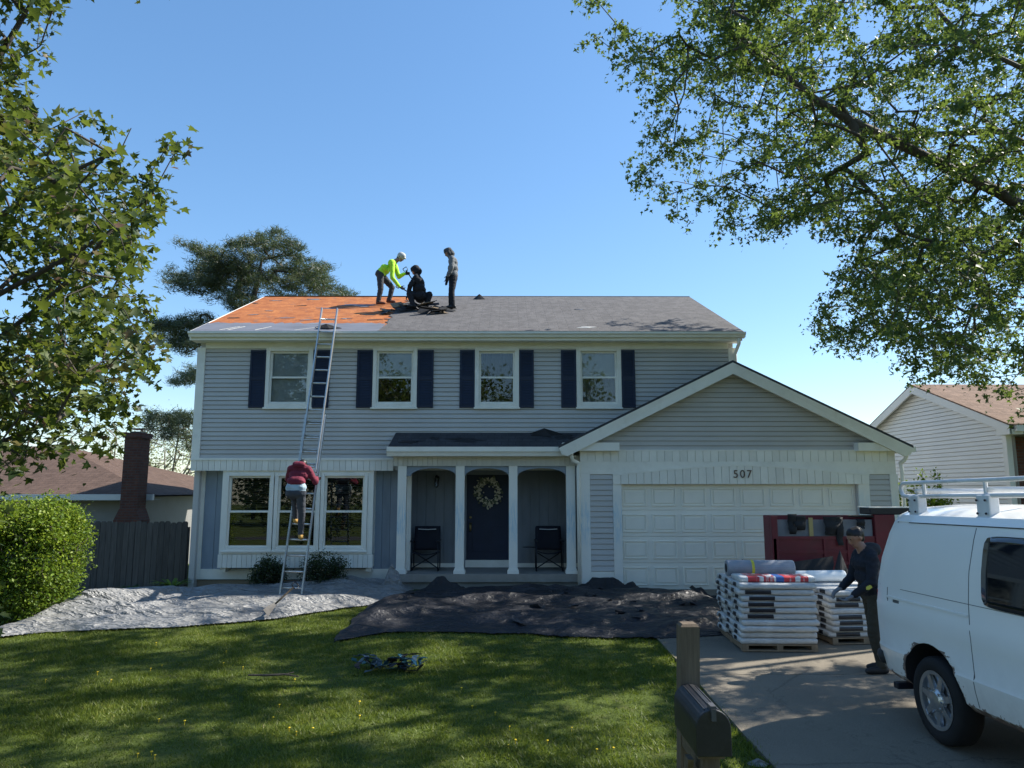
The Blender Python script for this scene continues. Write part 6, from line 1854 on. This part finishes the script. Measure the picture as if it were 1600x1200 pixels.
# --- man climbing the ladder, seen from behind
def climber():
    at = lambda k, s_=0.0, off=0.0: LB + LD * k + LX * s_ + LN * off
    # ladder distances of the foot and hand rungs
    k0 = (P(462, 835, 14.6) - LB).dot(LD); 
    f1 = at(.25 + .305 * round((k0 - .25) / .305), .06, -.03); f2 = f1 + LD * .305 - LX * .14
    b = Vector((f1.x, f1.y, f1.z))
    F_ = Figure(); up = Vector((0, 0, 1)); out = -LN
    pel = f1 + up * .82 + out * .26 - LX * .07; ch = pel + up * .42 + out * .02 + LX * .03 - LN * -.10; nk = ch + up * .14 + LN * .10
    hl, hr = pel - LX * .09, pel + LX * .09
    F_.chain([hr, f1 + up * .46 + out * .14 + LX * .03, f1 + up * .09 + out * .06], [.098, .070, .052], 'legs')
    F_.chain([hl, f2 + up * .44 + out * .18, f2 + up * .09 + out * .06], [.098, .070, .052], 'legs')
    F_.limb(hl, hr, .11, .11, 'legs')
    for f in (f1, f2):
        F_.limb(f + up * .04 + out * .08, f + up * .045 + LN * .08, .046, .042, 'boot'); F_.limb(f + up * .05 + out * .06, f + up * .15 + out * .06, .050, .050, 'boot')
    F_.limb(pel + up * .10 - LX * .10, pel + up * .10 + LX * .10, .100, .100, 'shirt', .010); F_.limb(pel + up * .22 - LX * .07, pel + up * .22 + LX * .07, .108, .108, 'top')
    F_.limb(ch - LX * .09 - up * .06, ch + LX * .09 - up * .06, .108, .108, 'top'); F_.limb(ch - LX * .12 + up * .07, ch + LX * .12 + up * .07, .078, .078, 'top')
    F_.limb(ch + up * .12, nk, .07, .06, 'skin'); F_.limb(ch + up * .13 - LX * .06 + out * .05, ch + up * .13 + LX * .06 + out * .05, .066, .066, 'top')
    sr, sl = ch + LX * .165 + up * .06, ch - LX * .165 + up * .06
    hr_ = at((ch - LB).dot(LD) + .02, .205, -.0); F_.chain([sr, ch + LX * .30 - up * .16 + LN * .08, hr_ + out * .07], [.072, .060, .046], 'top'); F_.hand(hr_ + out * .06, LN * .9 + up * .2, up, 'skin', .9)
    hl_ = at((ch - LB).dot(LD) + .18, -.17, -.05); F_.chain([sl, ch - LX * .25 - up * .10 + LN * .14, hl_ + out * .07], [.072, .060, .046], 'top'); F_.hand(hl_ + out * .06, LN * .9 + up * .2, up, 'skin', .9)
    F_.head(nk + LN * .10 + up * .03, LN * .75 - up * .65, up * .8 + LN * .6, 'hair', .96)
    F_.build('person', 'man in maroon hooded sweatshirt and tan boots climbing the ladder', b,
             base_m(top=cm('maroon_hoodie', (.165, .020, .042)), legs=cm('grey_jeans', (.055, .062, .078)), shirt=cm('pale_blue_shirt', (.38, .50, .58)), boot=cm('tan_boot', (.50, .30, .085), .7)), .011)
climber()

# --- roofers
def rp(px, py, dz=.02): q = roofpt(px, py); q.z += dz; return q
def green_man():
    b = rp(600, 476); F_ = Figure(); V = lambda x, y, z: b + Vector((x, y, z))
    fa, fb = rp(592, 477) - b, rp(608, 474.5) - b
    A = lambda f, x, y, z: b + f + Vector((x, y, z))
    pel = V(-.13, .02, .80)
    F_.chain([pel + Vector((.02, -.09, 0)), A(fa, .04, -.02, .42), A(fa, -.02, 0, .08)], [.105, .076, .058], 'legs'); F_.chain([pel + Vector((.04, .09, 0)), A(fb, .07, .0, .43), A(fb, .0, 0, .08)], [.105, .076, .058], 'legs')
    F_.limb(pel + Vector((0, -.07, .02)), pel + Vector((0, .07, .02)), .12, .12, 'legs')
    for f in (fa, fb): F_.limb(A(f, -.04, 0, .045), A(f, .14, 0, .035), .046, .038, 'shoe'); F_.limb(A(f, -.02, 0, .10), A(f, -.02, 0, .05), .055, .05, 'shoe')
    c1, c2 = pel + Vector((.13, 0, .16)), pel + Vector((.33, 0, .32))
    F_.limb(pel + Vector((.05, -.06, .08)), pel + Vector((.05, .06, .08)), .122, .122, 'top'); F_.limb(c1 - Vector((0, .07, 0)), c1 + Vector((0, .07, 0)), .128, .128, 'top'); F_.limb(c2 - Vector((0, .11, .02)), c2 + Vector((0, .11, -.02)), .112, .112, 'top')
    nk = c2 + Vector((.12, 0, .10)); F_.limb(c2 + Vector((.05, 0, .05)), nk, .07, .06, 'skin')
    h1 = V(.42, -.16, .44); F_.chain([c2 + Vector((.02, -.17, -.02)), V(.24, -.22, .66), h1], [.072, .060, .046], 'top'); F_.hand(h1 + Vector((.02, 0, -.01)), (.8, .1, -.5), (0, .4, 1), 'glove', .8, 1.15)
    h2 = V(.50, .16, .88); F_.chain([c2 + Vector((.04, .17, 0)), V(.34, .26, .82), h2], [.072, .060, .046], 'top'); F_.hand(h2 + Vector((.02, 0, 0)), (.8, 0, .1), (0, -.4, 1), 'glove', .8, 1.15)
    F_.head(nk + Vector((.09, 0, .07)), (.78, -.15, -.55), (.5, 0, .8), 'hair', 1.0, None, 'cap')
    F_.build('person', 'roofer in fluorescent yellow green shirt and pale cap bending over a shovel', b,
             base_m(top=cm('hi_vis_green', (.42, .78, .04), .8, .08), legs=cm('grey_work_trousers', (.040, .043, .050)), shoe=cm('rust_boot', (.12, .04, .025), .7), cap=cm('pale_cap', (.45, .46, .44), .6), glove=cm('dark_glove', (.02, .02, .024))), .012)
    a = V(.56, .14, .96); shovel('roof_shovel', 'long shovel gripped by the roofer in bright green', a, a + Vector((.52, -.10, -.78)), M['black'])
    a = V(.44, -.17, .42); shovel('pry_bar', 'short pry fork held low by the roofer in bright green', a, a + Vector((.34, -.05, -.22)), M['black'])
green_man()
def crouching_man():
    b = rp(657, 485); F_ = Figure(); V = lambda x, y, z: b + Vector((x, y, z))
    F_.limb(V(-.02, -.10, .34), V(-.02, .10, .34), .15, .15, 'legs'); F_.limb(V(-.04, -.11, .52), V(-.04, .11, .52), .165, .165, 'top'); F_.limb(V(-.06, -.13, .70), V(-.06, .13, .70), .15, .15, 'top'); F_.limb(V(-.08, -.15, .82), V(-.08, .15, .82), .09, .09, 'top')
    F_.chain([V(-.02, -.10, .34), V(-.26, -.20, .36), V(-.16, -.22, .06)], [.11, .085, .062], 'legs'); F_.chain([V(.02, .10, .34), V(.22, .02, .40), V(.14, -.02, .06)], [.11, .085, .062], 'legs')
    F_.limb(V(-.12, -.22, .04), V(-.28, -.26, .035), .046, .038, 'shoe'); F_.limb(V(.16, -.02, .05), V(.06, -.14, .035), .046, .038, 'shoe')
    F_.chain([V(-.10, -.20, .80), V(-.24, -.26, .56), V(-.30, -.16, .36)], [.078, .064, .048], 'top'); F_.hand(V(-.31, -.14, .34), (-.5, .2, -.8), (0, 1, 0), 'glove', .8)
    F_.chain([V(-.06, .20, .80), V(-.02, .28, .56), V(-.16, .22, .40)], [.078, .064, .048], 'top'); F_.hand(V(-.17, .20, .38), (-.6, .1, -.7), (0, 1, 0), 'glove', .8)
    F_.limb(V(-.09, 0, .86), V(-.11, 0, .94), .08, .075, 'top'); F_.head(V(-.14, 0, 1.02), (-.75, .25, -.6), (-.3, 0, 1), None, 1.0, 'top')
    F_.build('person', 'roofer in black hooded jacket crouching over the torn shingles', b, base_m(top=cm('black_jacket', (.008, .009, .013)), legs=cm('black_trousers', (.010, .011, .016)), shoe=cm('dark_shoe', (.016, .016, .018), .6), glove=cm('dark_glove', (.02, .02, .024))), .012)
crouching_man()
def standing_man():
    b = rp(706, 484); F_ = Figure(); V = lambda x, y, z: b + Vector((x, y, z)) * .93
    F_.chain([V(.02, -.09, .86), V(-.0, -.10, .46), V(.04, -.10, .08)], [.105, .076, .058], 'legs'); F_.chain([V(.02, .09, .86), V(-.03, .10, .46), V(-.04, .10, .10)], [.105, .076, .058], 'legs')
    F_.limb(V(.02, -.07, .90), V(.02, .07, .90), .12, .12, 'legs')
    for x, y, z in ((.04, -.10, .045), (-.04, .10, .06)): F_.limb(V(x + .04, y, z), V(x - .15, y, z - .01), .046, .038, 'shoe'); F_.limb(V(x, y, z + .06), V(x, y, z), .056, .05, 'shoe')
    F_.limb(V(.02, -.06, .98), V(.02, .06, .98), .135, .135, 'top'); F_.limb(V(.02, -.08, 1.15), V(.02, .08, 1.15), .135, .135, 'top'); F_.limb(V(.02, -.12, 1.33), V(.02, .12, 1.33), .12, .12, 'top'); F_.limb(V(.0, -.15, 1.41), V(.0, .15, 1.41), .075, .075, 'top')
    F_.chain([V(.0, -.20, 1.38), V(.0, -.26, 1.10), V(-.10, -.22, .90)], [.075, .062, .048], 'top'); F_.hand(V(-.11, -.22, .88), (-.3, 0, -1), (-1, 0, 0), 'glove', .5)
    F_.chain([V(.0, .20, 1.38), V(-.02, .26, 1.10), V(-.14, .22, .92)], [.075, .062, .048], 'top'); F_.hand(V(-.15, .22, .90), (-.3, 0, -1), (-1, 0, 0), 'glove', .5)
    F_.limb(V(-.03, 0, 1.46), V(-.07, 0, 1.53), .08, .075, 'top'); F_.head(V(-.11, 0, 1.60), (-.82, -.15, -.55), (-.4, 0, 1), None, .96, 'hoodc')
    F_.build('person', 'roofer in grey hooded sweatshirt and black trousers standing on the ridge slope', b, base_m(top=cm('grey_sweatshirt', (.135, .145, .155)), hoodc=cm('dark_grey_hood', (.055, .060, .066)), legs=cm('black_trousers', (.010, .011, .016)), shoe=cm('dark_shoe', (.016, .016, .018), .6), glove=cm('dark_glove', (.02, .02, .024))), .012)
standing_man()

# torn shingles and scraps on the roofs
def scrap(name, label, p, pts, h, mat_, cat='felt', group=None, seed=0, slope=None):
    """a curled sheet lying on the roof slope; pts are (x, slope distance) in metres"""
    sl = (roofz(18.0) - roofz(17.0)) if slope is None else slope
    c, s_ = 1 / math.sqrt(1 + sl * sl), sl / math.sqrt(1 + sl * sl)
    mb = MB(); n = len(pts); V = [(0, 0, h)]
    for i, (a, d) in enumerate(pts):
        V.append((a, d, .004 + h * .6 * max(0, noise.noise((a * 3, d * 3, seed)))))
    V = [(x, y * c - z * s_, y * s_ + z * c) for x, y, z in V]
    mb.add(V, [(0, i + 1, (i + 1) % n + 1) for i in range(n)])
    o = mb.build(name, mat_); o.location = p; o.modifiers.new('thickness', 'SOLIDIFY').thickness = .01
    return tag(o, label, cat, group)
def ragged(w, d, n=14, seed=0):
    rr = random.Random(seed + 100); sk = rr.uniform(-.5, .5)
    out = []
    for k in range(n):
        an = 2 * math.pi * k / n; q = rr.uniform(.45, 1.35); out.append((w * math.cos(an) * q + sk * d * math.sin(an), d * math.sin(an) * q + sk * .25 * w * math.cos(an)))
    return out
for i, (px, py, w, d) in enumerate(((398, 474, .10, .06), (430, 470, .16, .05), (490, 468, .22, .08), (470, 478, .14, .05), (445, 497, .20, .05), (395, 492, .12, .05), (365, 497, .12, .05), (515, 482, .30, .06), (555, 477, .45, .22), (575, 492, .18, .06), (540, 498, .14, .06), (480, 500, .22, .05), (585, 500, .20, .05), (420, 486, .10, .04))):
    scrap('felt_scrap', 'torn grey felt scrap left on the bare orange roof boards', rp(px, py, .004), ragged(w, d, 14, i), .012, M['underlay'] if i % 3 else M['felt'], 'felt', 'felt scraps on the orange boards', i)
scrap('felt_scrap', 'curled black felt scrap caught behind the ladder at the eave', rp(510, 514, .02), ragged(.30, .12, 14, 31), .10, M['felt'], 'felt', None, 31)
scrap('felt_scrap', 'upturned black shingle piece near the ridge beside the standing roofer', rp(749, 468, .02), ragged(.16, .10, 10, 33), .14, M['felt'], 'felt', None, 33)
scrap('felt_scrap', 'small pale shingle chip in the middle of the grey roof', rp(905, 485, .02), ragged(.13, .05, 10, 34), .02, M['underlay'], 'felt', None, 34)
scrap('felt_scrap', 'pale torn shingle strip at the eave above the fourth window', rp(915, 513, .02), ragged(.26, .06, 10, 35), .02, M['vinyl_white'], 'felt', None, 35)
def tearoff():
    p = rp(655, 489, .0)
    mb = MB(); rr = random.Random(5)
    t = tag(empty('shingle_pile', p), 'dark pile of torn off shingles around the crouching roofer', 'shingle pile')
    sl = roofz(18.0) - roofz(17.0)
    for i in range(26):
        x, y = rr.uniform(-.85, .75), rr.uniform(-.30, .45); L, w = rr.uniform(.25, .5), rr.uniform(.12, .25)
        Mx = Matrix.Translation(p + Vector((x, y, y * sl + .05 + .22 * max(0, 1 - (abs(x + .1) / .7) ** 2) * rr.random()))) @ Matrix.Rotation(math.atan(sl), 4, 'X') @ Matrix.Rotation(rr.uniform(-.9, .9), 4, 'Z') @ Matrix.Rotation(rr.uniform(-.5, .5), 4, 'X') @ Matrix.Rotation(rr.uniform(-.4, .4), 4, 'Y')
        m2 = MB(); m2.box(-L / 2, L / 2, -w / 2, w / 2, -.006, .006, M=Mx); m2.build('shingle', M['felt'] if i % 5 else M['palletwood'], t)
tearoff()
# torn felt on the porch roof
PRS = (Zp(760, 675.5, W2) - Zp(740, 698, PGY)) / (W2 - PGY)
def prp(px, py):
    z0 = Zp(740, 698, PGY) - .01; y0 = PGY + .02; d = P(px, py, 10) - CAM
    t = (z0 - CAM.z - y0 * PRS) / (d.z - d.y * PRS); q = CAM + d * t; q.z += .008; return q
for px, py, w, d, h, lab in ((640, 691, .28, .10, .03, 'flat black felt tear on the porch roof by its hipped end'), (725, 688, .38, .12, .04, 'flat black felt tear on the porch roof above the front door'), (678, 686, .14, .07, .03, 'small black felt tear on the porch roof between two larger ones'),
                             (850, 680, .42, .12, .16, 'upturned black felt flap on the porch roof against the siding'), (885, 684, .30, .16, .05, 'black felt piece on the porch roof beside the garage rake')):
    scrap('felt_scrap', lab, prp(px, py), ragged(w, d, 14, px), h, M['felt'], 'felt', 'felt scraps on the porch roof', px, PRS)

# shingle pieces fallen on the tarps and by the drive
def fallen(px, py, k, lab, grp, hh=.05):
    p = PG(px, py); p.z += hh
    mb = MB(); n = 5; w, L = random.uniform(.08, .16), random.uniform(.14, .34); V = []
    for i in range(n + 1):
        t_ = i / n - .5
        for u in (-.5, .5): V.append((t_ * L + .02 * random.uniform(-1, 1), u * w + .02 * random.uniform(-1, 1), .05 * (t_ * 2) ** 2 * random.uniform(.3, 1.3)))
    mb.add(V, [(2 * i, 2 * i + 1, 2 * i + 3, 2 * i + 2) for i in range(n)])
    o = mb.build('shingle_piece', M['felt'] if k % 3 else M['shingle_dark']); o.location = p; o.rotation_euler = (random.uniform(-.25, .25), random.uniform(-.25, .25), random.uniform(0, 6.28))
    o.modifiers.new('thickness', 'SOLIDIFY').thickness = .007
    tag(o, lab, 'shingle piece', grp)
for k in range(34): fallen(random.uniform(640, 1110), random.uniform(930, 985), k, 'broken dark shingle piece lying on the black ground cloth', 'shingle pieces on the black cloth', .12)
for k in range(12): fallen(random.uniform(200, 590), random.uniform(925, 955), k, 'broken dark shingle piece lying on the silver tarp', 'shingle pieces on the silver tarp', .09)
